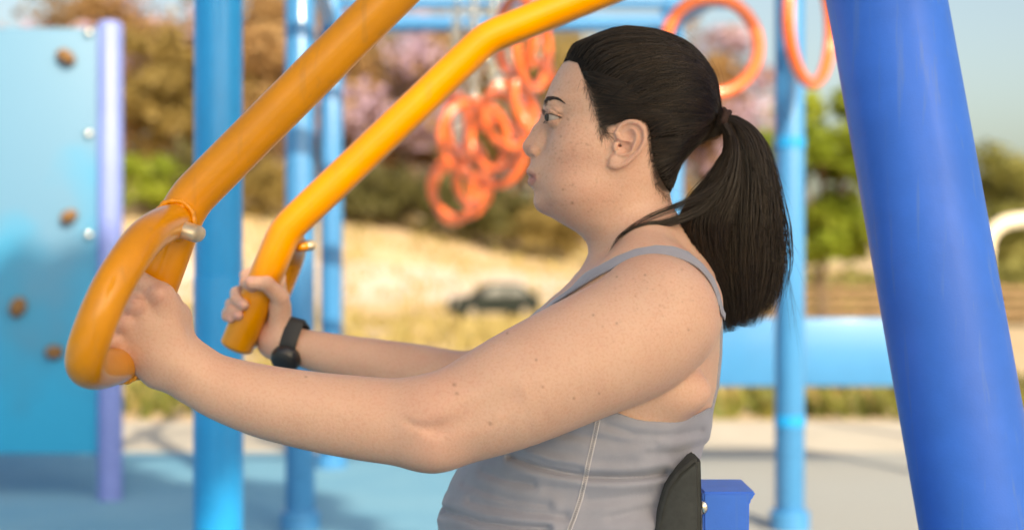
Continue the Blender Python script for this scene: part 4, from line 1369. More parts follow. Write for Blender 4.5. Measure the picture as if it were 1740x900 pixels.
def skin_mat():
    m = bpy.data.materials.new('skin'); m.use_nodes = True
    nt = m.node_tree; b = nt.nodes['Principled BSDF']; L = nt.links
    at = nt.nodes.new('ShaderNodeAttribute'); at.attribute_name = 'skin'
    tc = nt.nodes.new('ShaderNodeTexCoord')
    n1 = nt.nodes.new('ShaderNodeTexNoise'); n1.inputs['Scale'].default_value = 22; n1.inputs['Detail'].default_value = 4
    n2 = nt.nodes.new('ShaderNodeTexNoise'); n2.inputs['Scale'].default_value = 330; n2.inputs['Detail'].default_value = 3
    for n in (n1, n2): L.new(tc.outputs['Object'], n.inputs['Vector'])
    hsv = nt.nodes.new('ShaderNodeMix'); hsv.data_type = 'RGBA'; hsv.blend_type = 'MULTIPLY'
    rp = nt.nodes.new('ShaderNodeValToRGB')
    rp.color_ramp.elements[0].position = .3; rp.color_ramp.elements[0].color = (.86, .72, .68, 1)
    rp.color_ramp.elements[1].position = .7; rp.color_ramp.elements[1].color = (1.0, 1.0, 1.0, 1)
    L.new(n1.outputs['Fac'], rp.inputs['Fac'])
    hsv.inputs['Factor'].default_value = .38
    L.new(at.outputs['Color'], hsv.inputs['A']); L.new(rp.outputs['Color'], hsv.inputs['B'])
    h2 = nt.nodes.new('ShaderNodeMix'); h2.data_type = 'RGBA'; h2.blend_type = 'MULTIPLY'
    r2 = nt.nodes.new('ShaderNodeValToRGB')
    r2.color_ramp.elements[0].position = .32; r2.color_ramp.elements[0].color = (.86, .68, .60, 1)
    r2.color_ramp.elements[1].position = .55; r2.color_ramp.elements[1].color = (1, 1, 1, 1)
    L.new(n2.outputs['Fac'], r2.inputs['Fac'])
    h2.inputs['Factor'].default_value = .36
    L.new(hsv.outputs['Result'], h2.inputs['A']); L.new(r2.outputs['Color'], h2.inputs['B'])
    L.new(h2.outputs['Result'], b.inputs['Base Color'])
    b.inputs['Roughness'].default_value = .47
    b.inputs['Specular IOR Level'].default_value = .42
    b.inputs['Subsurface Weight'].default_value = .35
    b.inputs['Subsurface Radius'].default_value = (1.0, .35, .2)
    b.inputs['Subsurface Scale'].default_value = .006
    vo = nt.nodes.new('ShaderNodeTexVoronoi'); vo.inputs['Scale'].default_value = 620
    L.new(tc.outputs['Object'], vo.inputs['Vector'])
    bp = nt.nodes.new('ShaderNodeBump'); bp.inputs['Strength'].default_value = .16; bp.inputs['Distance'].default_value = .0006
    L.new(vo.outputs['Distance'], bp.inputs['Height'])
    bp2 = nt.nodes.new('ShaderNodeBump'); bp2.inputs['Strength'].default_value = .25; bp2.inputs['Distance'].default_value = .0012
    L.new(n2.outputs['Fac'], bp2.inputs['Height']); L.new(bp.outputs['Normal'], bp2.inputs['Normal'])
    L.new(bp2.outputs['Normal'], b.inputs['Normal'])
    return m
M['skin'] = skin_mat()
body = link('person', person_me, M['skin'])
tag(body, 'woman in a grey tank top with a dark ponytail gripping the amber press arms', 'person')

# ---- tank top
FOLDS = [  # polyline in the photo's pixels, depth mm, half width px
    ([(868, 776), (905, 790), (950, 801), (1000, 809), (1050, 811), (1095, 809), (1130, 803)], 5.5, 6.0),
    ([(880, 768), (930, 786), (985, 795)], 2.0, 5),
    ([(745, 866), (775, 872), (815, 885), (870, 893), (930, 897)], 4.5, 6),
    ([(790, 822), (830, 838), (880, 852), (930, 858)], 2.4, 7), ([(800, 850), (850, 862), (900, 872), (960, 876)], 2.6, 7),
    ([(960, 735), (1000, 742), (1060, 752), (1110, 752)], 2.0, 8), ([(1030, 722), (1080, 738), (1140, 741), (1190, 732)], 2.2, 7),
    ([(1100, 770), (1150, 768), (1195, 755)], 1.6, 7), ([(1000, 850), (1050, 846), (1100, 838)], 1.4, 9),
    ([(1040, 880), (1075, 868), (1110, 862)], 1.4, 7), ([(820, 800), (860, 815), (905, 822)], 1.8, 6)]
def cloth_sdf(p):
    p = np.asarray(p, f32)
    d = trunk_core(p) - .0032
    u, v = near_px(p)
    u = u.astype(f32); v = v.astype(f32)
    for pl, dep, hw in FOLDS:
        pl = np.array(pl, float)
        m = (u > pl[:, 0].min() - 40) & (u < pl[:, 0].max() + 40) & (v > pl[:, 1].min() - 40) & (v < pl[:, 1].max() + 40)
        if not m.any(): continue
        dd = polyline2d(u[m], v[m], pl)
        # the crease with the cloth swelling out above and below it
        d[m] += (dep * .0013) * (np.exp(-(dd / hw) ** 2) - .55 * np.exp(-((dd - 2.4 * hw) / (1.6 * hw)) ** 2))
    d += (.0003 * np.sin(v * .21 + u * .035 + 1.7 * np.sin(u * .021)) * np.clip((v - 700) / 60, 0, 1)).astype(f32)
    d = smax(d, cloth_cut(p), .0016)
    return d
CV_, CQ_ = polygonise(cloth_sdf, (hx(730), YM - .27, hz(1108)), (hx(1250), YM + .27, hz(395)), BODY_H * 1.05)
M['tank'] = mat('grey_stretch_fabric', (.305, .305, .36), .72, noise=(30, .08), bump=(900, .25, .0008))
M['tank'].node_tree.nodes['Principled BSDF'].inputs['Sheen Weight'].default_value = .25
tank = link('tank_top', np_mesh('tank_top', CV_, CQ_), M['tank'], body)
tank.matrix_parent_inverse = Matrix()
print('cloth', len(CV_), _t.time() - _t0)

def march(fn, p, d, n=40, step=.9):
    """walk points along d until they reach the surface"""
    p = p.copy()
    for _ in range(n):
        p += d * (fn(p) * step)[:, None]
    return p
CAMP = np.array([0, 0, CAM_H], f32)
def on_surface(fn, px, near_Y=1.40):
    """points of the photograph dropped onto a surface"""
    a = np.array([PV(x, y, near_Y) for x, y in px], f32)
    d = a - CAMP; d /= np.linalg.norm(d, axis=1)[:, None]
    return march(fn, a, d.astype(f32), 60, .8), d

# stitched side seam: two rails and a zigzag thread
def seam():
    base = smooth_path([(1016, 712, 0), (1008, 750, 0), (1000, 785, 0), (994, 815, 0), (985, 850, 0), (975, 880, 0), (966, 906, 0), (958, 960, 0)], 9)
    bm = bmesh.new()
    for off in (-3.2, 3.2):
        s, d = on_surface(cloth_sdf, [(q.x + off, q.y) for q in base])
        add_tube(bm, [Vector(v) - Vector(w) * .0002 for v, w in zip(s, d)], .00085, seg=6)
    zz = []
    for i in range(len(base) - 1):
        a, b = base[i], base[i + 1]
        for k in range(2):
            q = a.lerp(b, k / 2)
            zz.append((q.x + (3.0 if (i * 2 + k) % 2 else -3.0), q.y))
    s, d = on_surface(cloth_sdf, zz)
    add_tube(bm, [Vector(v) - Vector(w) * .0005 for v, w in zip(s, d)], .0006, seg=5)
    o = obj('seam', bm, mat('pale_thread', (.55, .52, .55), .8), tank)
    o.matrix_parent_inverse = Matrix()
seam()

# narrow sewn binding along the armhole
def binding():
    for k_, (run, sh) in enumerate((([(942, 514), (985, 486), (1020, 465), (1060, 446.5), (1090, 436.5), (1115, 432.5), (1145, 435.5), (1170, 444), (1190, 457), (1206, 476), (1216, 497), (1221, 518)], 0), ([(1205, 694), (1180, 707), (1155, 715), (1130, 718), (1100, 717), (1078, 713), (1050, 703)], 0))):
        q = smooth_path([(a, b, 0) for a, b in run], 6)
        for off, r in ((0, .0013), (-4.2 if k_ == 0 else 4.5, .00045)):
            s, d = on_surface(lambda p: trunk_core(p) - .0030, [(v.x, v.y + off) for v in q])
            s = s[(s[:, 1] > 1.5) & (s[:, 1] < 1.76)]
            if len(s) < 4: continue
            bm = bmesh.new(); add_tube(bm, [Vector(v) for v in s], r, seg=8)
            o = obj('binding', bm, M['tank'], tank); o.matrix_parent_inverse = Matrix()
binding()

# ---- eyes, brows, lashes
def eye(c, name='eye'):
    M.setdefault('sclera', mat('eye_white', (.40, .33, .29), .2, coat=.3))  # darker than a bare eye white: shade of the lids put into the colour
    M.setdefault('iris', mat('brown_iris', (.030, .019, .009), .45, noise=(900, .5)))
    M.setdefault('pupil', mat('pupil_black', (.004, .004, .004), .06, coat=.8))
    bm = bmesh.new(); add_ball(bm, c, (EYE_R,) * 3, u=32, v=20)
    e = obj(name, bm, M['sclera'], body); e.matrix_parent_inverse = Matrix()
    c = Vector([float(k) for k in c])
    look = Vector((-1, -.30, -.03)).normalized()
    for nm, r, dpt, mm in (('iris', .0066, .0104, M['iris']), ('pupil', .0026, .0118, M['pupil'])):
        bm = bmesh.new()
        rot = Vector((0, 0, 1)).rotation_difference(look).to_matrix()
        add_ball(bm, c + look * dpt, (r, r, .0022), rot, u=28, v=12)
        o = obj(nm, bm, mm, e); o.matrix_parent_inverse = Matrix()
eye(EYE)
eye(np.array([EYE[0], 2 * YM - EYE[1], EYE[2]]))

def strands_mesh(name, P_, rad, matl, parent, tone=None, sides=3):
    """P_: (n strands, m points, 3); thin closed hairs in one mesh"""
    n, m, _ = P_.shape
    T = np.gradient(P_, axis=1); T /= np.linalg.norm(T, axis=2, keepdims=True) + 1e-12
    ref = np.array([.31, -.82, .48])
    A = np.cross(T, ref); A /= np.linalg.norm(A, axis=2, keepdims=True) + 1e-9
    B = np.cross(T, A)
    r = np.asarray(rad, f32)
    if r.ndim == 1: r = r[:, None] * np.ones((1, m))
    taper = np.clip(np.minimum(1, (1.02 - np.linspace(0, 1, m)) * 5), .15, 1)[None, :]
    r = r * taper
    V = np.stack([P_ + (A * math.cos(2 * math.pi * k / sides) + B * math.sin(2 * math.pi * k / sides)) * r[..., None] for k in range(sides)], 2)
    idx = np.arange(n * m * sides).reshape(n, m, sides)
    q = []
    for k in range(sides):
        k2 = (k + 1) % sides
        q.append(np.stack([idx[:, :-1, k], idx[:, :-1, k2], idx[:, 1:, k2], idx[:, 1:, k]], -1).reshape(-1, 4))
    me = np_mesh(name, V.reshape(-1, 3), np.concatenate(q))
    if tone is None: tone = np.random.default_rng(1).random(n)
    at = me.attributes.new('tone', 'FLOAT', 'POINT')
    at.data.foreach_set('value', np.repeat(tone, m * sides).astype(f32))
    o = link(name, me, matl, parent)
    o.matrix_parent_inverse = Matrix()
    return o

def hair_mat(name, c1, c2, rough=.34):
    m = bpy.data.materials.new(name); m.use_nodes = True
    nt = m.node_tree; b = nt.nodes['Principled BSDF']
    at = nt.nodes.new('ShaderNodeAttribute'); at.attribute_name = 'tone'
    mx = nt.nodes.new('ShaderNodeMix'); mx.data_type = 'RGBA'
    mx.inputs['A'].default_value = (*c1, 1); mx.inputs['B'].default_value = (*c2, 1)
    nt.links.new(at.outputs['Fac'], mx.inputs['Factor']); nt.links.new(mx.outputs['Result'], b.inputs['Base Color'])
    b.inputs['Roughness'].default_value = rough
    b.inputs['Specular IOR Level'].default_value = .45
    return m
M['hair'] = hair_mat('dark_brown_hair', (.004, .003, .0022), (.055, .035, .021), .3)
M['brow'] = hair_mat('brow_hair', (.02, .012, .008), (.06, .035, .022), .5)

def face_strands():
    g = np.random.default_rng(8)
    path = smooth_path([(922.5, 183, 0), (925, 175, 0), (929, 170, 0), (938, 167, 0), (948, 168.5, 0), (958, 174.5, 0)], 30)
    wid = np.interp(np.linspace(0, 1, len(path)), [0, .2, .55, 1], [4.0, 4.6, 2.8, .6])
    roots, tips = [], []
    for _ in range(420):
        i = g.integers(0, len(path) - 8)
        a = path[i]; t = (path[i + 7] - a).normalized()
        o = g.normal(0, .45) * wid[i]
        r = (a.x + o * -t.y, a.y + o * t.x)
        L_ = g.uniform(5, 9)
        up = np.interp(i / len(path), [0, .25, .6, 1], [.9, .6, .1, 0])
        roots.append(r); tips.append((r[0] + t.x * L_ + up * 2, r[1] + t.y * L_ - up * 5 - o * .4))
    A, d = on_surface(head_sdf, roots, 1.55); B, d2 = on_surface(head_sdf, tips, 1.55)
    m = (np.abs(A[:, 1] - 1.70) < .055) & (np.linalg.norm(A - B, axis=1) < .012)
    A, B, d = A[m], B[m], d[m]
    tt = np.linspace(0, 1, 5)[None, :, None]
    Pn = A[:, None] * (1 - tt) + B[:, None] * tt - d[:, None] * (.0006 + .0006 * np.sin(tt * np.pi))
    Pf = Pn.copy(); Pf[..., 1] = 2 * YM - Pf[..., 1]
    for Q in (Pn, Pf):
        strands_mesh('eyebrow', Q, np.full(len(Q), .00030), M['brow'], body)
    # lashes, rooted along the edge of the upper lid
    oc = EYE + np.array([.0052, -.0112, -.0022], f32); ic = EYE + np.array([-.0085, .0095, -.0015], f32)
    top = EYE + np.array([-.0125, -.001, .0052], f32)
    def lashes(top, n, L_, dz, seed):
        g = np.random.default_rng(seed)
        t = g.uniform(.12, 1, n)[:, None]
        R0 = (1 - t) ** 2 * ic + 2 * t * (1 - t) * (2 * top - .5 * (ic + oc)) + t * t * oc
        dr = R0 - EYE; dr /= np.linalg.norm(dr, axis=1)[:, None]
        R0 = EYE + dr * (EYE_R + .0012)
        s = np.linspace(0, 1, 6)[None, :, None]
        out = dr[:, None] * s + np.array([0, 0, dz])[None, None] * s ** 2 + np.array([.0, -.25, 0])[None, None] * s * (t[:, :, None] - .3)
        return R0[:, None] + out * (L_ * g.uniform(.7, 1.1, n))[:, None, None]
    up = lashes(top, 55, .0052, .55, 1)
    lo = lashes(EYE + np.array([-.0118, -.001, -.0056], f32), 22, .0028, -.5, 2)
    Q = np.concatenate([up, lo])
    strands_mesh('eyelashes', Q, np.full(len(Q), .00014), M['hair'], body)
    Q2 = Q.copy(); Q2[..., 1] = 2 * YM - Q2[..., 1]
    strands_mesh('eyelashes', Q2, np.full(len(Q2), .00014), M['hair'], body)
face_strands()

# ---- hair: a close cap, combed strands over it, the tail
TIE = np.array([hx(1222), YM, hz(205)], f32)
HC = np.array([hx(1085), YM, hz(238)], f32)
def hair_full(p):
    q = sym(p)
    d = ell(q, (hx(1082), YM, hz(163)), (.0960, .0800, .0815))
    d = smin(d, ell(q, (hx(1018), YM, hz(122)), (.0475, .0620, .0495)), .03)
    d = smin(d, ell(q, (hx(1125), YM, hz(250)), (.0570, .0600, .0560)), .02)
    d = smin(d, rcone(q, (hx(1150), YM, hz(165)), (hx(1216), YM, hz(203)), .050, .016), .03)
    d = smin(d, rcone(q, (hx(1140), YM, hz(245)), (hx(1216), YM, hz(210)), .048, .015), .03)
    return d
def hair_cap(p):
    p = np.asarray(p, f32)
    d = hair_full(p)
    u, v = near_px(p)
    pl = poly2d(u.astype(f32), v.astype(f32), HAIRLINE)
    rim = head_sdf(p) - np.clip(-pl * .00028 + .0004, .0004, .03)
    d = smax(d, rim, .004)
    return smax(d, pl * .0007, .002)
HV, HQ = polygonise(hair_cap, (hx(935), YM - .1, hz(345)), (hx(1240), YM + .1, hz(25)), .002)
hme = np_mesh('hair', HV, HQ)
M['hair_base'] = hair_mat('hair_underlayer', (.006, .0045, .0035), (.02, .014, .010), .75)
M['hair_base'].node_tree.nodes['Principled BSDF'].inputs['Specular IOR Level'].default_value = .1
at = hme.attributes.new('tone', 'FLOAT', 'POINT'); at.data.foreach_set('value', np.full(len(HV), .25, f32))
hair = link('hair', hme, M['hair_base'], body); hair.matrix_parent_inverse = Matrix()
print('cap', len(HV), _t.time() - _t0)

def combed():
    g = np.random.default_rng(21)
    # roots: on the cap's own points, thicker along the hairline
    u, v = near_px(HV)
    pl = poly2d(u.astype(f32), v.astype(f32), HAIRLINE)
    outer = np.abs(hair_cap(HV)) < .003
    w = np.where(pl > -14, 3.2, 1.0) * outer * np.where(HV[:, 1] < YM + .015, 1.0, .3)
    w *= (np.linalg.norm(HV - TIE, axis=1) > .045)
    n, m = 9500, 16
    ix = g.choice(len(HV), n, p=w / w.sum())
    R0 = HV[ix]
    edge = pl[ix] > -9
    t = np.linspace(0, 1, m)
    T1 = TIE + np.stack([np.full(n, .002), g.normal(0, .0075, n), g.normal(0, .0075, n)], -1)
    # the strands arrive gathered: keep their side and height order
    T1[:, 2] += np.clip((R0[:, 2] - TIE[2]) * .06, -.008, .008)
    T1[:, 1] = YM + np.clip((R0[:, 1] - YM) * .16, -.012, .012) + g.normal(0, .002, n)
    pts = R0[:, None] * (1 - t)[None, :, None] + T1[:, None] * t[None, :, None]
    lift = .016 * np.sin(np.pi * t) * (R0[:, 2:3] > hz(200)) - .006 * np.sin(np.pi * t) * (R0[:, 2:3] < hz(240))
    pts[..., 2] += lift
    d = pts - HC; d /= np.linalg.norm(d, axis=2, keepdims=True)
    flat = (HC + d * .05).reshape(-1, 3).astype(f32); df = -d.reshape(-1, 3).astype(f32)
    s = march(hair_cap_outer, flat, df, 46, .75).reshape(n, m, 3)
    off = (g.normal(.0004, .0006, n) + .0012 * (g.random(n) < .12) * g.random(n))[:, None] + .0006 * np.sin(t * g.uniform(4, 10, (n, 1)) + g.uniform(0, 6, (n, 1)))
    s = s + d * off[..., None]
    # first bit of an edge strand starts on the skin itself
    k = np.clip(t / .32, 0, 1)[None, :, None]; k = k * k * (3 - 2 * k)
    st = R0[:, None] * (1 - k) + s * k
    s = np.where(edge[:, None, None], st, s)
    k2 = np.clip((t - .86) / .14, 0, 1)[None, :, None] ** 1.5
    s = s * (1 - k2) + T1[:, None] * k2
    # locks: neighbours drift together
    ph = np.arctan2(R0[:, 2] - HC[2], R0[:, 0] - HC[0]) * 26 + R0[:, 1] * 90
    s[..., 2] += (.0010 * np.sin(ph)[:, None] * np.sin(np.pi * t)[None])
    rad = g.uniform(.00020, .00040, n) * np.where(edge, .75, 1)
    tone = np.clip(g.random(n) ** 2 * .7 + .25 * (np.sin(ph * .5 + 1) * .5 + .5) + .35 * edge * g.random(n), 0, 1)
    o = strands_mesh('combed_strands', s, rad, M['hair'], hair, tone)
    # fine baby hairs along the temple
    uu, vv = u[ix], v[ix]
    return
def hair_cap_outer(p):
    """the combed outline without the cut at the hairline, so that strands can ride on it"""
    p = np.asarray(p, f32)
    d = hair_full(p)
    u, v = near_px(p)
    pl = poly2d(u.astype(f32), v.astype(f32), HAIRLINE)
    rim = head_sdf(p) - np.clip(-pl * .00028 + .0004, .0004, .03)
    return smax(d, rim, .004)
combed()
print('combed', _t.time() - _t0)

def sideburn():
    """hair combed back over the temple and round the ear"""
    g = np.random.default_rng(12)
    n = 1500
    r = np.stack([g.uniform(985, 1125, n * 8), g.uniform(120, 332, n * 8)], -1)
    pl = poly2d(r[:, 0].astype(f32), r[:, 1].astype(f32), HAIRLINE)
    r = r[(pl < 1.5) & (pl > -20)][:n]
    low = r[:, 1] > 236
    to = np.where(low[:, None], np.array([1205, 232]), np.array([1195, 195]))
    d = to - r; L_ = np.linalg.norm(d, axis=1, keepdims=True); d /= L_
    ln = np.minimum(g.uniform(45, 95, n)[:, None], L_ * .6)
    b = r + d * ln
    mid = (r + b) / 2 + np.stack([np.zeros(n), np.where(low, 6, np.where(r[:, 1] > 195, -15, -3))], -1) + g.normal(0, 1.2, (n, 2))
    t = np.linspace(0, 1, 10)[None, :, None]
    C = (1 - t) ** 2 * r[:, None] + 2 * t * (1 - t) * mid[:, None] + t * t * b[:, None]
    fn = lambda p: np.minimum(head_sdf(p), hair_cap(p))
    s, dv = on_surface(fn, C.reshape(-1, 2), 1.6)
    lift = (.0003 + .0010 * np.sin(np.linspace(0, np.pi, 10)))[None, :, None] * g.uniform(.3, 1.2, (n, 1, 1))
    s = s.reshape(n, 10, 3) - dv.reshape(n, 10, 3) * lift
    ok = np.abs(np.diff(s[:, :, 1], axis=1)).max(1) < .006
    s = s[ok]; s[:, -2:] -= np.array([0, -.0012, 0])
    strands_mesh('temple_strands', s, g.uniform(.00018, .00034, len(s)), M['hair'], hair, g.random(len(s)) * .8)
sideburn()

def wisps():
    """short fine hairs loose along the temple, nape and crown"""
    g = np.random.default_rng(33)
    A, B = [], []
    for _ in range(430):
        k = g.random()
        if k < .65:
            i = g.integers(4, 9); a = np.array(HAIRLINE[i], float) * (w := g.random()) + np.array(HAIRLINE[i + 1], float) * (1 - w)
            a += g.normal(0, 3, 2); b = a + np.array([g.uniform(4, 22), g.uniform(-2, 24)])
            if g.random() < .3: b = a + np.array([g.uniform(-9, 6), g.uniform(8, 26)])
        else:
            i = g.integers(16, 23); a = np.array(HAIRLINE[i], float) * (w := g.random()) + np.array(HAIRLINE[i + 1], float) * (1 - w)
            b = a + np.array([g.uniform(-6, 16), g.uniform(4, 22) * (1 if i < 22 else .4)])
        A.append(a); B.append(b)
    A, B = np.array(A), np.array(B)
    mid = (A + B) / 2 + g.normal(0, 2.5, A.shape)
    t = np.linspace(0, 1, 8)[None, :, None]
    C = (1 - t) ** 2 * A[:, None] + 2 * t * (1 - t) * mid[:, None] + t * t * B[:, None]
    s, d = on_surface(body_sdf, C.reshape(-1, 2), 1.6)
    s = (s - d * .0009).reshape(C.shape[0], 8, 3)
    ok = np.abs(np.diff(s, axis=1)).max((1, 2)) < .012
    strands_mesh('wispy_hair', s[ok], np.full(ok.sum(), .00011), M['hair'], hair, g.random(ok.sum()))
wisps()

def flyaway():
    g = np.random.default_rng(4)
    out = []
    for _ in range(60):      # over the crown and back of the head
        a = g.uniform(.15, 2.6)
        c = np.array([hx(1085) + .096 * math.cos(a), YM + g.normal(0, .03), hz(163) + .0815 * math.sin(a)])
        tang = np.array([math.sin(a), g.normal(0, .2), -math.cos(a)])
        L_ = g.uniform(.015, .045)
        nrm = np.array([math.cos(a), 0, math.sin(a)])
        t = np.linspace(0, 1, 10)[:, None]
        out.append(c + tang * L_ * t + nrm * (.0014 * np.sin(t * 3) * g.uniform(-.5, 1.2) + .0004) - nrm * (L_ * t) ** 2 / .19)
    strands_mesh('flyaway_hair', np.array(out), np.full(len(out), .00009), M['hair'], hair, g.random(len(out)))
flyaway()

# ---- ponytail
def bundle(n, keys, seed, m=26, wav=.004, cut=.06, tilt=0):
    """keys: (px, py, half width px, dy centre m, half depth m) along the tail"""
    g = np.random.default_rng(seed)
    K = np.array(keys, float)
    tk = np.linspace(0, 1, len(K))
    tt = np.linspace(0, 1, 80)
    ctrl = smooth_path([(a[0], a[1], a[3] * 1000) for a in K], 20)
    ctrl = np.array([[c.x, c.y, c.z / 1000] for c in ctrl]); tc_ = np.linspace(0, 1, len(ctrl))
    r = np.sqrt(g.random(n)); th = g.uniform(0, 2 * np.pi, n)
    a, b = r * np.cos(th), r * np.sin(th)
    nl = 34                                           # strands gather into locks
    lk = g.integers(0, nl, n); la, lb = g.uniform(-1, 1, nl) * .85, g.uniform(-1, 1, nl) * .85
    end = 1 - np.abs(g.normal(0, cut, n)) + .05 * (g.random(nl)[lk] - .5)
    end = end + .085 * a - .03
    end = np.clip(end, .45, 1.06)
    T = np.linspace(0, 1, m)[None, :] * end[:, None]
    cx_ = np.interp(T, tc_, ctrl[:, 0]); cy_ = np.interp(T, tc_, ctrl[:, 1]); cd = np.interp(T, tc_, ctrl[:, 2])
    hw = np.interp(T, tk, K[:, 2]); hd = np.interp(T, tk, K[:, 4])
    # direction of the tail, to spread the strands across it
    dx = np.gradient(ctrl[:, 0]); dy = np.gradient(ctrl[:, 1]); nn = np.hypot(dx, dy) + 1e-6
    nx_, ny_ = np.interp(T, tc_, -dy / nn), np.interp(T, tc_, dx / nn)
    gth = np.clip(T * 1.3, 0, 1) ** 1.5 * .45
    A_ = a[:, None] * (1 - gth) + la[lk][:, None] * gth + .16 * np.sin(T * g.uniform(2, 8, (n, 1)) + g.uniform(0, 6.3, (n, 1))) * T + .28 * np.sin(T * g.uniform(3, 7, nl)[lk][:, None] + g.uniform(0, 6.3, nl)[lk][:, None]) * T
    B_ = b[:, None] * (1 - gth) + lb[lk][:, None] * gth
    px = cx_ + nx_ * A_ * hw; py = cy_ + ny_ * A_ * hw
    lat = cd + B_ * hd
    Y = YM - lat
    X = (px - 870) * S0; Z = CAM_H - (py - 450) * S0
    Pp = np.stack([X, Y, Z], -1)
    Pp += (wav * np.sin(T * 9 + lk[:, None] * 1.7) * T * .5)[..., None] * np.array([.6, .8, .1])
    return Pp, np.clip(g.random(n) * .55 + .45 * g.random(nl)[lk], 0, 1), g
tail = None
def ponytail():
    global tail
    main = [(1226, 206, 9, 0, .010), (1250, 214, 16, 0, .017), (1268, 250, 34, 0, .026), (1276, 310, 46, 0, .032), (1278, 380, 56, 0, .035), (1280, 450, 58, 0, .034), (1276, 510, 48, 0, .030), (1270, 556, 34, 0, .024)]
    left = [(1226, 208, 8, .002, .010), (1238, 222, 11, .004, .014), (1242, 262, 16, .01, .022), (1226, 318, 36, .015, .028), (1200, 376, 52, .018, .028), (1212, 440, 46, .008, .026), (1238, 505, 34, 0, .024), (1248, 562, 20, 0, .018)]
    sweep = [(1228, 212, 7, .006, .010), (1240, 240, 11, .010, .014), (1240, 285, 16, .016, .018), (1212, 335, 24, .022, .020), (1180, 368, 26, .026, .018), (1172, 402, 22, .022, .016), (1196, 440, 15, .012, .014), (1222, 480, 8, .004, .010)]
    lock = [(1228, 212, 7, .006, .008), (1238, 250, 10, .016, .012), (1226, 300, 12, .030, .012), (1190, 350, 11, .045, .010), (1140, 376, 8, .062, .006), (1085, 388, 5, .074, .003), (1048, 402, 4, .074, .002), (1030, 432, 2.5, .068, .0012)]
    lock2 = [(1228, 212, 6, .006, .008), (1240, 250, 8, .020, .010), (1228, 300, 9, .034, .010), (1192, 334, 10, .048, .008), (1148, 352, 9, .062, .005), (1095, 372, 8, .073, .003), (1052, 398, 5, .074, .002), (1028, 428, 3, .068, .0012)]
    # solid heart of the tail, so that no light leaks through the strands
    bm = bmesh.new()
    for K, sc_ in ((main, .72), (left, .66)):
        pts = smooth_path([Vector(((k[0] - 870) * S0, YM - k[3], CAM_H - (k[1] - 450) * S0)) for k in K[:-2]], 6)
        rr = np.interp(np.linspace(0, 1, len(pts)), np.linspace(0, 1, len(K) - 2), [k[2] * S0 * sc_ for k in K[:-2]])
        dd_ = np.interp(np.linspace(0, 1, len(pts)), np.linspace(0, 1, len(K) - 2), [k[4] / (k[2] * S0) for k in K[:-2]])
        rings = []
        for i, (c, r_) in enumerate(zip(pts, rr)):
            t = (pts[min(i + 1, len(pts) - 1)] - pts[max(i - 1, 0)]).normalized()
            nrm = Vector((0, 1, 0)).cross(t).normalized()
            f = min(1, (len(pts) - i) / 8)
            rings.append([bm.verts.new(c + nrm * math.cos(a) * r_ * f + Vector((0, 1, 0)) * math.sin(a) * r_ * f * dd_[i]) for a in np.linspace(0, 2 * math.pi, 18, endpoint=False)])
        for ra, rb in zip(rings[:-1], rings[1:]):
            for k in range(18):
                bm.faces.new((ra[k], ra[(k + 1) % 18], rb[(k + 1) % 18], rb[k]))
        bm.faces.new(rings[-1]); bm.faces.new(rings[0][::-1])
    bmesh.ops.recalc_face_normals(bm, faces=bm.faces)
    tail = obj('ponytail', bm, M['hair_base'], body); tail.matrix_parent_inverse = Matrix()
    for K, n, sd, cut, wv in ((main, 5600, 1, .11, .008), (left, 4000, 2, .15, .012), (sweep, 1900, 9, .16, .010), ([(k[0], k[1], k[2] * 1.10, k[3], k[4] * 1.08) for k in main], 420, 12, .22, .022)):
        Pp, tone, g = bundle(n, K, sd, cut=cut, wav=wv)
        strands_mesh('tail_strands', Pp, g.uniform(.00022, .00042, n), M['hair'], tail, tone)
    for K, n, sd in ((lock, 120, 5), (lock2, 46, 6)):
        Pp, tone, g = bundle(n, K, sd, cut=.22, wav=.004)
        # the lock lies on the neck: keep it just outside the skin
        flat = Pp.reshape(-1, 3).astype(f32)
        for _ in range(3):
            d = body_sdf(flat); push = np.clip(.0012 - d, 0, .01)
            e = .002
            gr = np.stack([body_sdf(flat + np.eye(3, dtype=f32)[k] * e) - d for k in range(3)], -1) / e
            flat = flat + gr * push[:, None]
        strands_mesh('loose_lock', flat.reshape(Pp.shape), np.full(n, .00026), M['hair'], tail, tone)
    # stray hairs
    out = []
    for _ in range(90):
        t0 = g.uniform(.1, .8); K = np.array(main)
        i = int(t0 * (len(K) - 1)); k = K[i]
        sgn = 1 if g.random() < .8 else -1
        p0 = np.array([k[0] + sgn * k[2] * g.uniform(.6, 1), k[1]])
        L_ = g.uniform(40, 170); ang = g.normal(1.5, .17)
        t = np.linspace(0, 1, 14)
        curve = g.normal(0, 22)
        px = p0[0] + math.cos(ang) * L_ * t * 1 + sgn * 6 * np.sin(t * 2) + curve * t * t * .6
        py = p0[1] + math.sin(ang) * L_ * t
        lat = g.normal(0, .015) + g.normal(0, .015) * t
        out.append(np.stack([(px - 870) * S0, YM - lat, CAM_H - (py - 450) * S0], -1))
    for pts in (((1290, 230), (1318, 290), (1345, 350), (1356, 400)), ((1230, 240), (1180, 322), (1140, 322), (1134, 345)), ((1250, 300), (1200, 330), (1150, 350), (1100, 375)), ((1190, 465), (1120, 437), (1060, 446), (1020, 462))):
        q = np.array(smooth_path([(a, b, 0) for a, b in pts], 6))[:14]
        q = np.array([[v[0], v[1]] for v in q]); q = np.stack([np.interp(np.linspace(0, 1, 14), np.linspace(0, 1, len(q)), q[:, k]) for k in (0, 1)], -1)
        lat = .03 if pts[0][0] > 1200 else .12
        out.append(np.stack([(q[:, 0] - 870) * (YM - lat) / F, np.full(14, YM - lat), CAM_H - (q[:, 1] - 450) * (YM - lat) / F], -1))
    strands_mesh('stray_hair', np.array(out), np.full(len(out), .00011), M['hair'], tail, g.random(len(out)))
    # elastic band
    bm = bmesh.new()
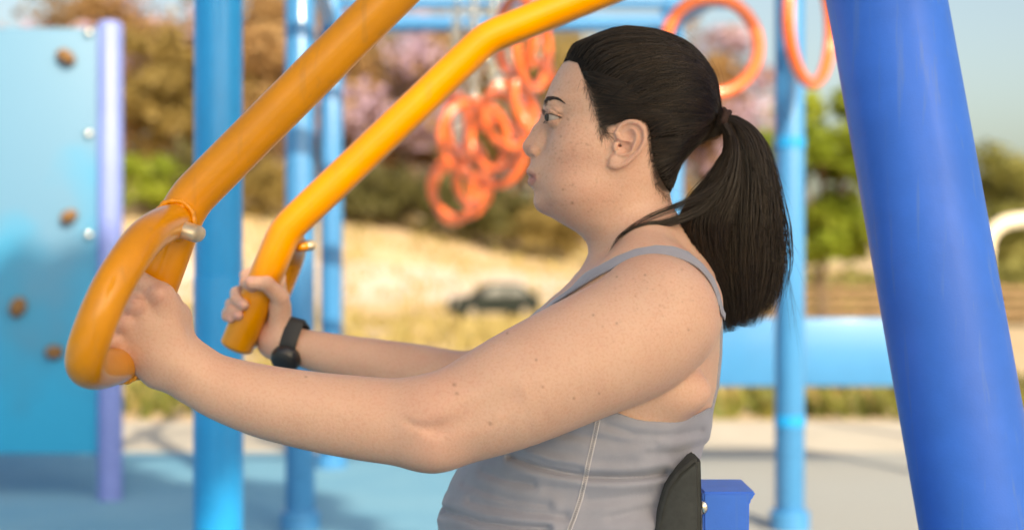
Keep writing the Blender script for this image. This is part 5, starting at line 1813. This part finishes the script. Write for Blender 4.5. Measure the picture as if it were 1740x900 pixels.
    c = Vector([float(k) for k in TIE]) + Vector((.0015, 0, 0))
    ax = Vector((.93, 0, -.36)).normalized(); e1 = Vector((0, 1, 0)); e2 = ax.cross(e1)
    for o_, r_ in ((-.005, .0118), (0, .0128), (.005, .0122)):
        add_tube(bm, [c + ax * (o_ + .0015 * math.sin(3 * t + o_ * 500)) + (e1 * math.cos(t) * .9 + e2 * math.sin(t) * 1.1) * r_ for t in np.linspace(0, 2 * math.pi, 40, endpoint=False)], .0036, seg=10, closed=True)
    o = obj('hair_tie', bm, mat('brown_elastic', (.035, .014, .010), .85, bump=(1500, .6, .001)), tail); o.matrix_parent_inverse = Matrix()
ponytail()
print('tail', _t.time() - _t0)

# ---- watch on the far wrist
def watch():
    M['strap'] = mat('black_watch_strap', (.018, .018, .019), .55, bump=(700, .15, .0006))
    M['case'] = mat('dark_watch_case', (.015, .015, .017), .3, coat=.3)
    M['dial'] = mat('glossy_watch_glass', (.006, .008, .014), .05, coat=1.0)
    a, b = Vector(PV(482, 582, 2.014)), Vector(PV(560, 603, 2.005))
    ax = (b - a).normalized()
    c = a + (b - a) * .22
    e1 = Vector((0, -1, 0)); e1 = (e1 - ax * e1.dot(ax)).normalized(); e2 = ax.cross(e1).normalized()
    def skin_r(dirv, o):
        p = np.array([list(c + ax * o)], f32) + np.array([list(dirv)], f32) * .05
        q = march(body_sdf, p, -np.array([list(dirv)], f32), 40, .8)
        return (Vector(q[0]) - (c + ax * o)).length
    bm = bmesh.new()
    N = 48
    prof = [(-.0118, .0006), (-.0118, .0026), (-.0103, .0032), (.0103, .0032), (.0118, .0026), (.0118, .0006)]
    rings = []
    for i in range(N):
        t = 2 * math.pi * i / N
        dv = e1 * math.cos(t) + e2 * math.sin(t)
        r0 = max(skin_r(dv, -.008), skin_r(dv, .008), skin_r(dv, 0))
        rings.append([bm.verts.new(c + ax * o + dv * (r0 + h)) for o, h in prof])
    for i in range(N):
        A, B = rings[i], rings[(i + 1) % N]
        for k in range(len(prof)):
            k2 = (k + 1) % len(prof)
            bm.faces.new((A[k], A[k2], B[k2], B[k]))
    bmesh.ops.recalc_face_normals(bm, faces=bm.faces)
    w = obj('wristwatch', bm, M['strap'], body, angle=50); w.matrix_parent_inverse = Matrix()
    fn = (e1 * .80 + (e2 if e2.z < 0 else -e2) * .66).normalized()
    r0 = skin_r(fn, 0)
    k = c + fn * (r0 + .001)
    def disc(name, z0, z1, r, m):
        o = obj(name, tube_bm([k + fn * z0, k + fn * (z0 * .5 + z1 * .5), k + fn * z1], [r, r, r * .95], seg=44, round_cap='flat'), m, w, angle=35)
        o.matrix_parent_inverse = Matrix()
    disc('watch_case', -.004, .008, .0215, M['case'])
    disc('bezel', .0075, .0095, .0200, M['strap'])
    disc('dial', .0088, .0102, .0178, M['dial'])
    kx = (ax * .0 + fn.cross(ax)).normalized()
    bm = bmesh.new()
    for s in (-1, 1):
        add_tube(bm, [k + fn * .003 + kx * s * .0155 - ax * .010, k + fn * .003 + kx * s * .0155 + ax * .010], .0045, seg=12, round_cap=True)
    o = obj('lugs', bm, M['case'], w); o.matrix_parent_inverse = Matrix()
    # keeper loop of the strap on top of the wrist
    tv = (e1 * .15 + (e2 if e2.z > 0 else -e2)).normalized()
    rr = skin_r(tv, 0)
    o = obj('strap_keeper', box_bm(c + tv * (rr + .004), (.024, .010, .004), .0012, Matrix((ax, tv.cross(ax), tv)).transposed()), M['strap'], w); o.matrix_parent_inverse = Matrix()
watch()

# ---- legs and shoes, below the picture
def lower_body():
    M['leggings'] = mat('black_leggings', (.02, .02, .023), .7)
    M['shoe'] = mat('grey_running_shoe', (.3, .3, .32), .7)
    bm = bmesh.new()
    hip = hx(1000)
    for s in (-1, 1):
        y = YM + s * .10
        pts = smooth_path([(hip + .05, y, .60), (hip - .12, y, .555), (hip - .38, y + s * .02, .545), (hip - .44, y + s * .02, .50), (hip - .43, y + s * .02, .30), (hip - .40, y + s * .02, .09)], 6)
        rr = np.interp(np.linspace(0, 1, len(pts)), [0, .2, .42, .55, .75, 1], [.12, .098, .072, .062, .056, .038])
        add_tube(bm, pts, rr, seg=20, round_cap=True)
    o = obj('leggings', bm, M['leggings'], body); o.matrix_parent_inverse = Matrix()
    for s in (-1, 1):
        y = YM + s * .12
        bm = bmesh.new()
        pts = [(hip - .36, y, .05), (hip - .42, y, .055), (hip - .50, y, .042), (hip - .58, y, .032), (hip - .61, y, .03)]
        add_tube(bm, smooth_path(pts, 5), np.interp(np.linspace(0, 1, 21), [0, .25, .6, 1], [.036, .046, .042, .026]), seg=18, round_cap=True, scale=(.75, 1))
        o = obj('shoe', bm, M['shoe'], body); o.matrix_parent_inverse = Matrix()
lower_body()
print('person done', _t.time() - _t0)
